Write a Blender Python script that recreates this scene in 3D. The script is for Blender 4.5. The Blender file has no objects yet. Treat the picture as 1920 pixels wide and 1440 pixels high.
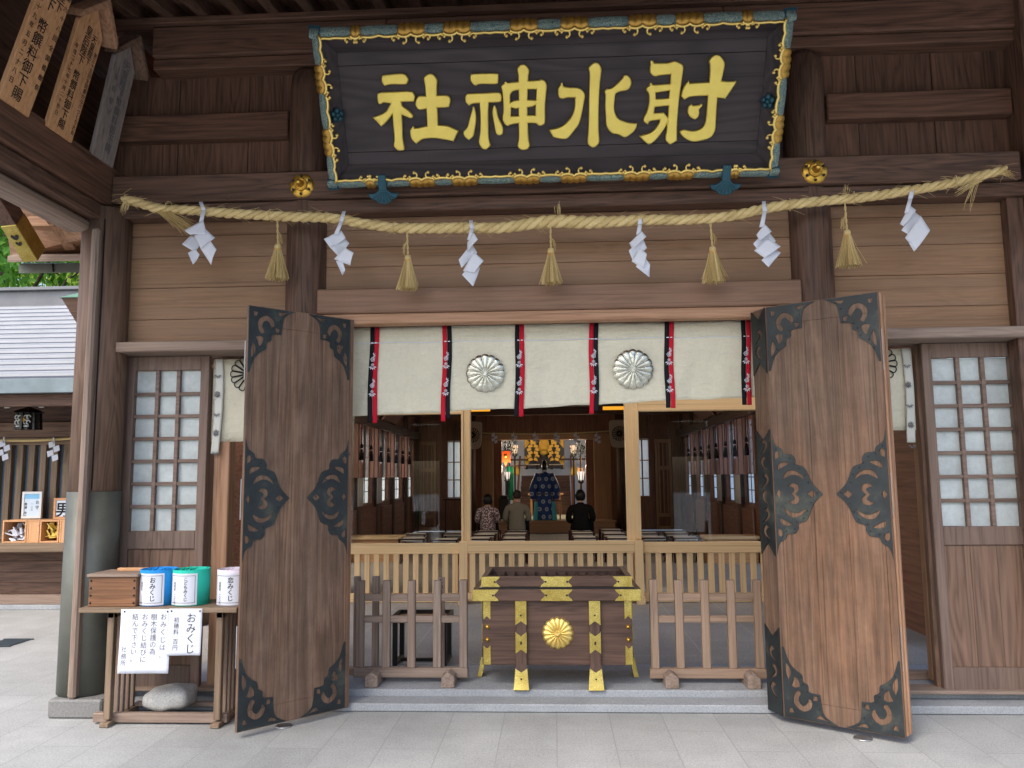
import bpy, bmesh, math, random
from math import sin, cos, pi, radians, sqrt, atan2
from mathutils import Vector as Vec, Matrix

C = bpy.context.scene.collection
SC = bpy.context.scene
# ------------------------------------------------------------ camera
FPX, PITCH, YAW, ROLL = 1500.0, radians(6.588), radians(2.859), radians(-0.529)
CAM = Vec((0, -5.663, 1.6))
_fw = Vec((-sin(YAW) * cos(PITCH), cos(YAW) * cos(PITCH), sin(PITCH)))
_r0 = Vec((cos(YAW), sin(YAW), 0)); _u0 = _r0.cross(_fw)
_rt = _r0 * cos(ROLL) + _u0 * sin(ROLL); _up = -_r0 * sin(ROLL) + _u0 * cos(ROLL)
cd = bpy.data.cameras.new('camera'); cam = bpy.data.objects.new('camera', cd); C.objects.link(cam)
cd.sensor_fit = 'HORIZONTAL'; cd.sensor_width = 36.0; cd.lens = 36.0 * FPX / 1920.0
cd.clip_start = 0.05; cd.clip_end = 2000
M = Matrix.Identity(4)
for i in range(3):
    M[i][0] = _rt[i]; M[i][1] = _up[i]; M[i][2] = -_fw[i]; M[i][3] = CAM[i]
cam.matrix_world = M
SC.camera = cam
# ------------------------------------------------------------ sky, sun, exposure
SUN_EL, SUN_AZ = radians(52), radians(215)      # azimuth clockwise from +Y: sun behind the camera, to the left
w = bpy.data.worlds.new("World"); SC.world = w; w.use_nodes = True
nt = w.node_tree; nt.nodes.clear()
sk = nt.nodes.new('ShaderNodeTexSky'); sk.sky_type = 'NISHITA'; sk.sun_disc = False
sk.sun_elevation = SUN_EL; sk.sun_rotation = SUN_AZ; sk.air_density = 1.0; sk.dust_density = 4.0; sk.ozone_density = 1.0
bg = nt.nodes.new('ShaderNodeBackground'); bg.inputs['Strength'].default_value = 0.15
wo = nt.nodes.new('ShaderNodeOutputWorld')
nt.links.new(sk.outputs[0], bg.inputs[0]); nt.links.new(bg.outputs[0], wo.inputs[0])
sd = bpy.data.lights.new('sun', 'SUN'); sd.energy = 0.7; sd.angle = radians(20); sd.color = (1, 0.97, 0.92)
so = bpy.data.objects.new('sun', sd); C.objects.link(so)
sdir = Vec((sin(SUN_AZ) * cos(SUN_EL), cos(SUN_AZ) * cos(SUN_EL), sin(SUN_EL)))
so.rotation_euler = sdir.to_track_quat('Z', 'Y').to_euler(); so.location = sdir * 30
SC.view_settings.view_transform = 'Standard'; SC.view_settings.look = 'None'
SC.view_settings.exposure = 1.3; SC.view_settings.gamma = 1
SC.cycles.max_bounces = 8; SC.cycles.diffuse_bounces = 5; SC.cycles.transparent_max_bounces = 12
SC.cycles.sample_clamp_indirect = 6

# ------------------------------------------------------------ picture measurements to world points
def ray(px, py):
    return _rt * ((px - 960) / FPX) - _up * ((py - 720) / FPX) + _fw
def V(px, py, Y):
    d = ray(px, py); return CAM + d * ((Y - CAM.y) / d.y)
def VZ(px, py, Z):
    d = ray(px, py); return CAM + d * ((Z - CAM.z) / d.z)
def VX(px, py, X):
    d = ray(px, py); return CAM + d * ((X - CAM.x) / d.x)
def VP(px, py, o, n):
    d = ray(px, py); return CAM + d * ((o - CAM).dot(n) / d.dot(n))

# ------------------------------------------------------------ mesh builder
class Fr:
    def __init__(s, o, u, v, n=None):
        s.o = Vec(o); s.u = Vec(u).normalized(); s.v = Vec(v).normalized()
        s.n = Vec(n).normalized() if n is not None else s.u.cross(s.v)
    def __call__(s, a, b, c=0.0): return s.o + s.u * a + s.v * b + s.n * c
WF = Fr((0, 0, 0), (1, 0, 0), (0, 0, 1), (0, -1, 0))
def wall_frame(x, y, z): return Fr((x, y, z), (1, 0, 0), (0, 0, 1), (0, -1, 0))   # faces the camera

class MB:
    def __init__(s): s.v = []; s.f = []; s.sm = []
    def add(s, vs, fs, smooth=False):
        n = len(s.v); s.v += [Vec(p) for p in vs]
        for f in fs: s.f.append([i + n for i in f]); s.sm.append(smooth)
        return s
    def hexa(s, p):   # p: 8 points, bottom 4 ccw, top 4 ccw
        return s.add(p, [(3, 2, 1, 0), (4, 5, 6, 7), (0, 1, 5, 4), (1, 2, 6, 5), (2, 3, 7, 6), (3, 0, 4, 7)])
    def box(s, x0, x1, y0, y1, z0, z1):
        return s.hexa([(x0, y0, z0), (x1, y0, z0), (x1, y1, z0), (x0, y1, z0), (x0, y0, z1), (x1, y0, z1), (x1, y1, z1), (x0, y1, z1)])
    def fbox(s, F, a0, a1, b0, b1, c0, c1):
        return s.hexa([F(a0, b0, c0), F(a1, b0, c0), F(a1, b1, c0), F(a0, b1, c0), F(a0, b0, c1), F(a1, b0, c1), F(a1, b1, c1), F(a0, b1, c1)])
    def bar(s, p0, p1, wd, ht, up=(0, 0, 1)):
        p0 = Vec(p0); p1 = Vec(p1); d = (p1 - p0); L = d.length; d.normalize(); up = Vec(up)
        a = d.cross(up)
        if a.length < 1e-4: a = d.cross(Vec((0, 1, 0)))
        a.normalize(); b = a.cross(d); F = Fr(p0, a, b, d)
        return s.fbox(F, -wd / 2, wd / 2, -ht / 2, ht / 2, 0, L)
    def tube(s, path, r, n=8, smooth=True, cap=True, closed=False):
        path = [Vec(p) for p in path]; m = len(path); rs = r if isinstance(r, (list, tuple)) else [r] * m
        base = len(s.v); prev = None; ps = []
        for i, p in enumerate(path):
            if closed: t = path[(i + 1) % m] - path[i - 1]
            else: t = path[min(i + 1, m - 1)] - path[max(i - 1, 0)]
            if t.length < 1e-9: t = Vec((0, 0, 1))
            t.normalize()
            if prev is None:
                a = t.cross(Vec((0, 0, 1)));
                if a.length < .05: a = t.cross(Vec((0, 1, 0)))
            else: a = prev - t * prev.dot(t)
            a.normalize(); prev = a; b = t.cross(a)
            ps += [p + (a * cos(2 * pi * k / n) + b * sin(2 * pi * k / n)) * rs[i] for k in range(n)]
        fs = []
        for i in range(m if closed else m - 1):
            j = (i + 1) % m
            for k in range(n): fs.append((i * n + k, i * n + (k + 1) % n, j * n + (k + 1) % n, j * n + k))
        s.add(ps, fs, smooth)
        if cap and not closed:
            s.f.append([base + k for k in range(n)][::-1]); s.sm.append(False)
            s.f.append([base + (m - 1) * n + k for k in range(n)]); s.sm.append(False)
        return s
    def lathe(s, prof, o=(0, 0, 0), n=24, F=None, smooth=True, sx=1.0, sy=1.0):
        F = F or Fr(o, (1, 0, 0), (0, 1, 0), (0, 0, 1)); ps = []; m = len(prof)
        for (r, z) in prof:
            for k in range(n):
                a = 2 * pi * k / n; ps.append(F(r * cos(a) * sx, r * sin(a) * sy, z))
        fs = [(i * n + k, i * n + (k + 1) % n, (i + 1) * n + (k + 1) % n, (i + 1) * n + k) for i in range(m - 1) for k in range(n)]
        base = len(s.v); s.add(ps, fs, smooth)
        if prof[0][0] > 1e-5: s.f.append([base + k for k in range(n)][::-1]); s.sm.append(False)
        if prof[-1][0] > 1e-5: s.f.append([base + (m - 1) * n + k for k in range(n)]); s.sm.append(False)
        return s
    def prism(s, poly, F, c0, c1):
        n = len(poly); ps = [F(a, b, c0) for a, b in poly] + [F(a, b, c1) for a, b in poly]
        fs = [tuple(range(n))[::-1], tuple(range(n, 2 * n))] + [(i, (i + 1) % n, n + (i + 1) % n, n + i) for i in range(n)]
        return s.add(ps, fs)
    def grid(s, fn, nu, nv, smooth=True, closed=False):
        ps = [fn(i / nu, j / nv) for j in range(nv + 1) for i in range(nu + 1)]
        fs = [(j * (nu + 1) + i, j * (nu + 1) + i + 1, (j + 1) * (nu + 1) + i + 1, (j + 1) * (nu + 1) + i) for j in range(nv) for i in range(nu)]
        return s.add(ps, fs, smooth)
    def ball(s, c, r, nu=12, nv=8, sc=(1, 1, 1)):
        prof = [(max(1e-6, r * sin(pi * j / nv)), -r * cos(pi * j / nv)) for j in range(nv + 1)]
        ps = []
        for (rr, z) in prof:
            for k in range(nu):
                a = 2 * pi * k / nu; ps.append(Vec(c) + Vec((rr * cos(a) * sc[0], rr * sin(a) * sc[1], z * sc[2])))
        fs = [(i * nu + k, i * nu + (k + 1) % nu, (i + 1) * nu + (k + 1) % nu, (i + 1) * nu + k) for i in range(nv) for k in range(nu)]
        return s.add(ps, fs, True)
    def merge(s, o):
        n = len(s.v); s.v += o.v; s.f += [[i + n for i in f] for f in o.f]; s.sm += o.sm; return s
    def build(s, name, mat, parent=None, bevel=0.0, seg=1, solid=0.0):
        vs = s.v; loc = Vec((0, 0, 0))
        if parent is None:
            lo = [min(p[i] for p in vs) for i in range(3)]; hi = [max(p[i] for p in vs) for i in range(3)]
            loc = Vec(((lo[0] + hi[0]) / 2, (lo[1] + hi[1]) / 2, lo[2]))
        me = bpy.data.meshes.new(name)
        me.from_pydata([p - loc for p in vs], [], s.f)
        me.polygons.foreach_set('use_smooth', s.sm)
        bm = bmesh.new(); bm.from_mesh(me); bmesh.ops.recalc_face_normals(bm, faces=bm.faces); bm.to_mesh(me); bm.free()
        me.materials.append(mat); me.update()
        o = bpy.data.objects.new(name, me); C.objects.link(o); o.location = loc
        if parent is not None:
            o.parent = parent; o.location = -world_loc(parent)
        if solid:
            md = o.modifiers.new('solid', 'SOLIDIFY'); md.thickness = solid; md.offset = 0
        if bevel:
            md = o.modifiers.new('bevel', 'BEVEL'); md.width = bevel; md.segments = seg; md.limit_method = 'ANGLE'; md.angle_limit = radians(40)
        return o
def world_loc(o):
    p = Vec((0, 0, 0))
    while o is not None: p += o.location; o = o.parent
    return p
def tag(o, label=None, cat=None, group=None, kind=None):
    if label: o['label'] = label
    if cat: o['category'] = cat
    if group: o['group'] = group
    if kind: o['kind'] = kind
    return o
def thing(name, label, cat, loc=(0, 0, 0), group=None):
    o = bpy.data.objects.new(name, None); C.objects.link(o); o.location = loc; o.empty_display_size = .1
    return tag(o, label, cat, group)
def copy_tree(o, parent=None):
    c = o.copy(); C.objects.link(c); c.parent = parent
    for ch in list(o.children): copy_tree(ch, c)
    return c

# ------------------------------------------------------------ flat cut shapes, text
def smooth_loop(pts, n=6):
    """closed loop; points (x, y) are passed through smoothly, (x, y, 1) are sharp corners"""
    m = len(pts); out = []
    cor = [len(p) > 2 for p in pts]
    for i in range(m):
        p1 = Vec(pts[i][:2]); p2 = Vec(pts[(i + 1) % m][:2])
        p0 = p1 if cor[i] else Vec(pts[i - 1][:2])
        p3 = p2 if cor[(i + 1) % m] else Vec(pts[(i + 2) % m][:2])
        if cor[i] and cor[(i + 1) % m]: out.append(p1); continue
        for k in range(n):
            t = k / n
            out.append(0.5 * ((2 * p1) + (p2 - p0) * t + (2 * p0 - 5 * p1 + 4 * p2 - p3) * t * t + (3 * p1 - p0 - 3 * p2 + p3) * t ** 3))
    return [(p.x, p.y) for p in out]
def cut_mesh(loops, depth, bevel=0.0, res=1):
    cu = bpy.data.curves.new('c', 'CURVE'); cu.dimensions = '2D'; cu.fill_mode = 'BOTH'
    cu.extrude = max(depth / 2 - bevel, 1e-5); cu.bevel_depth = bevel; cu.bevel_resolution = res; cu.offset = -bevel
    for lp in loops:
        sp = cu.splines.new('POLY'); sp.points.add(len(lp) - 1)
        for i, p in enumerate(lp): sp.points[i].co = (p[0], p[1], 0, 1)
        sp.use_cyclic_u = True
    o = bpy.data.objects.new('c', cu); C.objects.link(o)
    dg = bpy.context.evaluated_depsgraph_get(); me = bpy.data.meshes.new_from_object(o.evaluated_get(dg))
    r = ([v.co.copy() for v in me.vertices], [list(p.vertices) for p in me.polygons])
    bpy.data.objects.remove(o); bpy.data.curves.remove(cu); bpy.data.meshes.remove(me)
    return r
def plate(mb, loops, F, depth, bevel=0.0, res=1, smooth=False):
    vs, fs = cut_mesh(loops, depth, bevel, res)
    mb.add([F(p.x, p.y, p.z + depth / 2) for p in vs], fs, smooth)
    return mb
_glyph = {}
def glyph(ch, bold=0.0):
    k = (ch, bold)
    if k not in _glyph:
        cu = bpy.data.curves.new('t', 'FONT'); cu.body = ch; cu.align_x = 'CENTER'; cu.offset = bold; cu.resolution_u = 3
        o = bpy.data.objects.new('t', cu); C.objects.link(o)
        dg = bpy.context.evaluated_depsgraph_get(); me = bpy.data.meshes.new_from_object(o.evaluated_get(dg))
        _glyph[k] = ([(v.co.x, v.co.y - .36) for v in me.vertices], [list(p.vertices) for p in me.polygons])
        bpy.data.objects.remove(o); bpy.data.curves.remove(cu); bpy.data.meshes.remove(me)
    return _glyph[k]
def vtext(mb, s, fn, a, b, size, pitch=1.05, bold=.012, sx=1.0, lean=0.0):
    """vertical column of characters, centred on a, first one centred at b - size/2; fn(a, b) -> world point"""
    b -= size / 2
    for ch in s:
        if ch == ' ': b -= size * pitch * .6; continue
        vs, fs = glyph(ch, bold)
        mb.add([fn(a + (x + lean * y) * size * sx, b + y * size) for x, y in vs], fs)
        b -= size * pitch
    return mb
def chrys(F, R, petals=16, h=.02, mb=None, hub=.09):
    mb = mb or MB(); per = 10; nt_ = petals * per; nr = 12; ps = [F(0, 0, h * .9)]; fs = []
    for j in range(1, nr + 1):
        r = j / nr
        for k in range(nt_):
            t = (k % per) / per * 2 - 1
            lobe = sqrt(max(0, 1 - t * t))
            rr = R * r * (1 - .085 * (1 - lobe) * r ** 3)
            z = h * (.45 + .55 * lobe ** .7) * (sin(pi * min(1, .22 + r * .72)) ** .6)
            if r < hub * 1.5: z = h * (1.15 if r < hub else .5)
            if j == nr: z = 0
            a = 2 * pi * (k / nt_) + pi / petals
            ps.append(F(rr * cos(a), rr * sin(a), z))
    for k in range(nt_): fs.append((0, 1 + k, 1 + (k + 1) % nt_))
    for j in range(nr - 1):
        for k in range(nt_):
            a = 1 + j * nt_ + k; b = 1 + j * nt_ + (k + 1) % nt_
            fs.append((a, a + nt_, b + nt_, b))
    mb.add(ps, fs, True); return mb
def flower_line(F, R, petals=16, wd=.006, mb=None):
    """outlined chrysanthemum drawn with thin flat strokes"""
    mb = mb or MB()
    for k in range(petals):
        a = 2 * pi * k / petals; b = pi / petals
        pts = [F(R * .2 * cos(a - b * .5), R * .2 * sin(a - b * .5))]
        for q in range(9):
            t = -1 + 2 * q / 8; rr = R * (.9 + .1 * sqrt(max(0, 1 - t * t)))
            pts.append(F(rr * cos(a + b * t * .93), rr * sin(a + b * t * .93)))
        pts.append(F(R * .2 * cos(a + b * .5), R * .2 * sin(a + b * .5)))
        mb.tube(pts, wd / 2, 4, False)
    mb.tube([F(R * .16 * cos(q * pi / 6), R * .16 * sin(q * pi / 6)) for q in range(12)], wd / 2, 4, False, closed=True)
    return mb
# ------------------------------------------------------------ materials
def lin(c): return tuple((x / 12.92 if x <= .04045 else ((x + .055) / 1.055) ** 2.4) for x in c)
def S(r, g, b): return lin((r / 255, g / 255, b / 255)) + (1,)
class NT:
    def __init__(s, name):
        s.m = bpy.data.materials.new(name); s.m.use_nodes = True; s.t = s.m.node_tree; s.t.nodes.clear()
        s.out = s.n('ShaderNodeOutputMaterial')
    def n(s, ty, ins=None, **kw):
        x = s.t.nodes.new(ty)
        for k, v in kw.items(): setattr(x, k, v)
        for k, v in (ins or {}).items(): s.put(x, k, v)
        return x
    def put(s, x, k, v):
        if isinstance(v, bpy.types.NodeSocket): s.t.links.new(v, x.inputs[k])
        elif isinstance(v, bpy.types.Node): s.t.links.new(v.outputs[0], x.inputs[k])
        else: x.inputs[k].default_value = v
    def math(s, op, a, b=0.0, c=0.0):
        return s.n('ShaderNodeMath', {0: a, 1: b, 2: c}, operation=op).outputs[0]
    def mix(s, fac, a, b, ty='MIX'):
        x = s.n('ShaderNodeMix', data_type='RGBA', blend_type=ty); s.put(x, 0, fac); s.put(x, 6, a); s.put(x, 7, b); return x.outputs[2]
    def ramp(s, fac, stops, interp='LINEAR'):
        x = s.n('ShaderNodeValToRGB', {0: fac}); x.color_ramp.interpolation = interp; e = x.color_ramp.elements
        while len(e) < len(stops): e.new(.5)
        for i, (p, c) in enumerate(stops):
            e[i].position = p; e[i].color = c if isinstance(c, tuple) else (c, c, c, 1)
        return x.outputs[0]
    def coord(s, which='Object'): return s.n('ShaderNodeTexCoord').outputs[which]
    def noise(s, vec, scale, detail=4, rough=.55, dist=0.0, out=0):
        return s.n('ShaderNodeTexNoise', {'Vector': vec, 'Scale': scale, 'Detail': detail, 'Roughness': rough, 'Distortion': dist}).outputs[out]
    def mapv(s, vec, scale=(1, 1, 1), rot=(0, 0, 0), loc=(0, 0, 0)):
        return s.n('ShaderNodeMapping', {'Vector': vec, 'Scale': scale, 'Rotation': rot, 'Location': loc}).outputs[0]
    def bump(s, h, strength=.2, dist=.01):
        return s.n('ShaderNodeBump', {'Height': h, 'Strength': strength, 'Distance': dist}).outputs[0]
    def bsdf(s, col, rough=.6, metal=0.0, normal=None, **kw):
        b = s.n('ShaderNodeBsdfPrincipled', {'Base Color': col, 'Roughness': rough, 'Metallic': metal})
        if normal is not None: s.put(b, 'Normal', normal)
        for k, v in kw.items(): s.put(b, k.replace('_', ' '), v)
        s.t.links.new(b.outputs[0], s.out.inputs[0]); return b
SPEC = 'Specular IOR Level'
_wc = {}
def wood(name, dark, light, axis='x', across=16, along=.7, rough=.62, ring=.5, var=.35, stain=.35, bump=.25, patch=None, spec=.3, lo=.22, hi=.82, crack=.8):
    """procedural timber; grain runs along axis; patch=(colour, amount) adds bleached or weathered areas"""
    key = name + axis
    if key in _wc: return _wc[key]
    t = NT(name.replace(' ', '_') + '_' + axis); co = t.coord()
    isl = t.n('ShaderNodeNewGeometry').outputs['Random Per Island']
    off = t.n('ShaderNodeCombineXYZ', {0: t.math('MULTIPLY', isl, 37.0), 1: t.math('MULTIPLY', isl, 53.0), 2: t.math('MULTIPLY', isl, 71.0)}).outputs[0]
    cv = t.n('ShaderNodeVectorMath', {0: co, 1: off}, operation='ADD').outputs[0]
    sc = [across] * 3; sc['xyz'.index(axis)] = along
    sc2 = [across * .16] * 3; sc2['xyz'.index(axis)] = along * .45
    fine = t.noise(t.mapv(cv, sc), 2.2, 6, .65)
    bigv = t.noise(t.mapv(cv, sc2), 1.3, 3, .5, .3)
    rings = t.math('PINGPONG', t.math('MULTIPLY', bigv, 15.0), .5)
    rings = t.math('MULTIPLY', rings, 2.0)
    g = t.math('ADD', t.math('MULTIPLY', fine, 1 - ring * .6), t.math('MULTIPLY', rings, ring * .42))
    col = t.ramp(g, [(lo, dark), (.5, tuple((a * .45 + b * .55) for a, b in zip(dark, light))), (hi, light)])
    ck = t.ramp(t.noise(t.mapv(cv, [x * 1.7 if x == across else x * .35 for x in sc]), 1.5, 3, .5), [(.6, 1.0), (.68, .6)])
    col = t.mix(crack, col, ck, 'MULTIPLY')
    lg = t.noise(co, 1.1, 5, .6)
    streak = t.noise(t.mapv(cv, [x * .3 for x in sc]), 1.0, 4, .6)
    k = t.math('ADD', t.math('MULTIPLY', t.math('SUBTRACT', isl, .5), var), 1.0)
    k = t.math('MULTIPLY', k, t.math('ADD', 1 - stain * .62, t.math('MULTIPLY', t.math('ADD', lg, streak), stain * .62)))
    col = t.mix(1.0, col, t.n('ShaderNodeCombineColor', {0: k, 1: k, 2: k}).outputs[0], 'MULTIPLY')
    if patch:
        pc, amt = patch
        pm = t.ramp(t.noise(t.mapv(cv, [x * .12 for x in sc]), 1.6, 5, .6), [(.42, 0.0), (.66, 1.0)])
        col = t.mix(t.math('MULTIPLY', pm, amt), col, t.mix(t.math('MULTIPLY', fine, .7), pc, dark))
    nrm = t.bump(g, bump, .004)
    t.bsdf(col, t.math('ADD', rough - .1, t.math('MULTIPLY', fine, .2)), 0, nrm, **{SPEC: spec})
    _wc[key] = t.m; return t.m
def plain(name, col, rough=.6, metal=0.0, nscale=0, namt=.2, bump=0.0, spec=.4, **kw):
    if name in _wc: return _wc[name]
    t = NT(name); c = col; nrm = None
    if nscale:
        nz = t.noise(t.coord(), nscale, 5, .6)
        c = t.mix(1.0, col, t.ramp(nz, [(.25, 1 - namt), (.75, 1 + namt * .3)]), 'MULTIPLY')
        if bump: nrm = t.bump(nz, bump, .01)
    t.bsdf(c, rough, metal, nrm, **{SPEC: spec}, **kw); _wc[name] = t.m; return t.m

DKB, DKL = S(36, 21, 18), S(84, 52, 44)
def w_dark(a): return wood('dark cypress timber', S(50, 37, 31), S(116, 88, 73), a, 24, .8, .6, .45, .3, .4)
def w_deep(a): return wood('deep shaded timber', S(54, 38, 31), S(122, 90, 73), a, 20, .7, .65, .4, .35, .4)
def w_brown(a): return wood('weathered brown timber', S(74, 56, 47), S(140, 112, 94), a, 18, .6, .62, .5, .25, .4, patch=(S(140, 122, 108), .35))
def w_plank(a): return wood('tan wall planking', S(98, 73, 55), S(162, 128, 98), a, 30, .8, .6, .25, .2, .45, .15, patch=(S(150, 128, 108), .45), lo=.05, hi=.95)
def w_lintel(a): return wood('grey brown lintel timber', S(92, 68, 55), S(146, 115, 94), a, 26, .7, .6, .25, .2, .4, .15, lo=.1, hi=.9)
def w_grey(a): return wood('silvered grey timber', S(92, 77, 68), S(156, 139, 126), a, 24, .7, .7, .3, .3, .45, patch=(S(158, 128, 104), .35))
def w_lattice(a): return wood('lattice door timber', S(86, 70, 62), S(142, 123, 112), a, 22, .6, .7, .3, .3, .4, patch=(S(134, 106, 86), .2))
def w_pale(a): return wood('pale new cypress', S(216, 178, 128), S(242, 212, 164), a, 26, .4, .5, .2, .12, .15, .1, lo=.1, hi=.9)
def w_honey(a): return wood('honey cypress board', S(176, 128, 88), S(214, 168, 124), a, 24, .4, .55, .3, .15, .2, .1)
def w_orange(a): return wood('orange cedar timber', S(128, 92, 68), S(184, 146, 116), a, 18, .6, .55, .4, .2, .3)
def w_greybrd(a): return wood('sun bleached grey board', S(112, 104, 100), S(160, 150, 144), a, 22, .5, .7, .3, .2, .3)
def w_box(a): return wood('purple brown box timber', S(54, 38, 31), S(104, 80, 68), a, 20, .5, .55, .45, .15, .35)
def w_plaque(a): return wood('black lacquered plaque board', S(48, 43, 45), S(68, 61, 64), a, 9, .35, .5, .9, .08, .15, .12)
def w_table(a): return wood('worn table timber', S(90, 75, 61), S(146, 126, 104), a, 24, .6, .68, .3, .3, .4)
def w_inner(a): return wood('interior brown panelling', S(98, 64, 48), S(158, 112, 88), a, 16, .5, .6, .35, .25, .3)
def w_stage(a): return wood('interior light post timber', S(150, 110, 78), S(192, 150, 112), a, 18, .4, .55, .35, .15, .3)
def door_wood(name, kind):
    t = NT(name); co = t.coord()
    fine = t.noise(t.mapv(co, (34, 34, 1.1)), 2.6, 8, .72); rings = t.noise(t.mapv(co, (3.2, 3.2, .18)), 1.6, 4, .5, .4)
    rg = t.math('PINGPONG', t.math('MULTIPLY', rings, 12.0), .5)
    g = t.math('ADD', t.math('MULTIPLY', fine, .75), t.math('MULTIPLY', rg, .35))
    grey = t.ramp(g, [(.24, S(90, 70, 57)), (.84, S(150, 124, 105))])
    warm = t.ramp(g, [(.22, S(100, 68, 49)), (.86, S(170, 125, 90))])
    sep = t.n('ShaderNodeSeparateXYZ', {0: co})
    zz = sep.outputs[2]
    big = t.noise(t.mapv(co, (2.4, 2.4, .95), loc=(3, 1, .4 if kind == 'warm' else 5)), 1.5, 6, .62, .5)
    stk = t.noise(t.mapv(co, (9, 9, .22)), 1.4, 5, .6)
    if kind == 'warm':
        prof = t.ramp(t.math('DIVIDE', zz, 2.8), [(.05, .3), (.16, .6), (.42, .72), (.6, .4), (.74, -.0), (.95, -.05 if False else 0.0)])
        f = t.math('ADD', prof, t.math('MULTIPLY', t.math('SUBTRACT', t.math('ADD', big, stk), 1.0), 1.5))
    else:
        prof = t.ramp(t.math('DIVIDE', zz, 2.8), [(.04, .3), (.16, .22), (.5, .1), (.72, .2), (.95, .12)])
        f = t.math('ADD', prof, t.math('MULTIPLY', t.math('SUBTRACT', t.math('ADD', big, stk), 1.0), 1.2))
    f = t.math('MULTIPLY', t.n('ShaderNodeClamp', {0: f}).outputs[0], .72)
    ck = t.ramp(t.noise(t.mapv(co, (60, 60, .35)), 1.5, 3, .5), [(.62, 1.0), (.7, .6)])
    col = t.mix(f, grey, warm)
    dk = t.ramp(t.noise(t.mapv(co, (7, 7, .3), loc=(9, 2, 7)), 1.3, 6, .65), [(.38, .62), (.62, 1.04)])
    col = t.mix(.9, col, ck, 'MULTIPLY'); wv = t.math('ADD', t.math('MULTIPLY', t.noise(co, 2.6, 6, .7), .6), t.math('MULTIPLY', t.noise(t.mapv(co, (1, 1, .5)), 9.0, 6, .7), .4)); col = t.mix(1.0, col, t.ramp(wv, [(.36, .68), (.62, 1.1)]), 'MULTIPLY')
    col = t.mix(.65, col, dk, 'MULTIPLY')
    t.bsdf(col, .6, 0, t.bump(g, .3, .004), **{SPEC: .3}); return t.m
DOOR_L = door_wood('weathered_grey_door_board', 'grey'); DOOR_R = door_wood('weathered_orange_door_board', 'warm')

def gold_mat(name, col, rough=.34, ham=0, dirt=.4, bscale=60):
    t = NT(name); co = t.coord()
    nz = t.noise(co, 7, 6, .6); c = t.mix(t.math('MULTIPLY', t.ramp(nz, [(.35, 0.0), (.7, 1.0)]), dirt), col, S(150, 118, 44))
    h = t.noise(co, bscale, 3, .5)
    if ham:
        vo = t.n('ShaderNodeTexVoronoi', {'Vector': co, 'Scale': ham}).outputs[0]
        c = t.mix(t.ramp(vo, [(.1, .0), (.55, .55)]), c, S(128, 112, 40)); h = t.math('ADD', vo, t.math('MULTIPLY', h, .5))
    t.bsdf(c, t.math('ADD', rough - .06, t.math('MULTIPLY', nz, .18)), .88, t.bump(h, .4 if ham else .12, .004)); return t.m
GOLD = gold_mat('gilt_metal', S(226, 182, 84)); GOLDHAM = gold_mat('engraved_gilt_plate', S(220, 202, 122), .4, 150, .7)
GOLDLEAF = gold_mat('gold_leaf_lettering', S(238, 218, 118), .52, 0, .12, 25); GOLDEDGE = gold_mat('gilt_rim', S(236, 208, 124), .36, 0, .1)
GOLDBROWN = gold_mat('aged_gilt_moulding', S(198, 158, 82), .45, 0, .4, 40)
def iron():
    t = NT('blackened_iron_fitting'); co = t.coord(); nz = t.noise(co, 5, 6, .65)
    c = t.ramp(nz, [(.3, S(30, 34, 35)), (.55, S(46, 52, 54)), (.74, S(84, 86, 74))])
    t.bsdf(c, t.math('ADD', .36, t.math('MULTIPLY', nz, .25)), .35, t.bump(t.noise(co, 40, 4, .6), .15, .004)); return t.m
IRON = iron()
def verdigris(name, a, b, gold):
    t = NT(name); co = t.coord()
    wv = t.noise(co, 26, 3, .55, 2.2); ln = t.math('PINGPONG', t.math('MULTIPLY', wv, 7.0), .5)
    c = t.ramp(t.math('MULTIPLY', ln, 2.0), [(.2, a), (.55, b), (.8, gold), (.9, b)])
    t.bsdf(c, .45, .35, t.bump(ln, .7, .008)); return t.m
BLUEBAND = verdigris('teal_enamel_band', S(58, 96, 108), S(134, 176, 184), S(206, 188, 120)); TEAL = plain('dark_teal_fitting', S(42, 84, 98), .45, .35, 9, .4, .2)
PAPER = plain('white_paper', S(214, 218, 228), .8, 0, 6, .05); INK = plain('black_ink', S(24, 22, 24), .8); INKGREY = plain('grey_ink', S(96, 96, 100), .8)
def straw(name, a, b):
    t = NT(name); isl = t.n('ShaderNodeNewGeometry').outputs['Random Per Island']
    nz = t.noise(t.mapv(t.coord(), (30, 30, 30)), 3, 5, .6)
    c = t.ramp(t.math('ADD', t.math('MULTIPLY', isl, .5), t.math('MULTIPLY', nz, .5)), [(.25, a), (.75, b)])
    t.bsdf(c, .75, 0, t.bump(nz, .4, .004), **{SPEC: .2}); return t.m
STRAW = straw('rice_straw', S(170, 144, 92), S(218, 196, 142))
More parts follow.
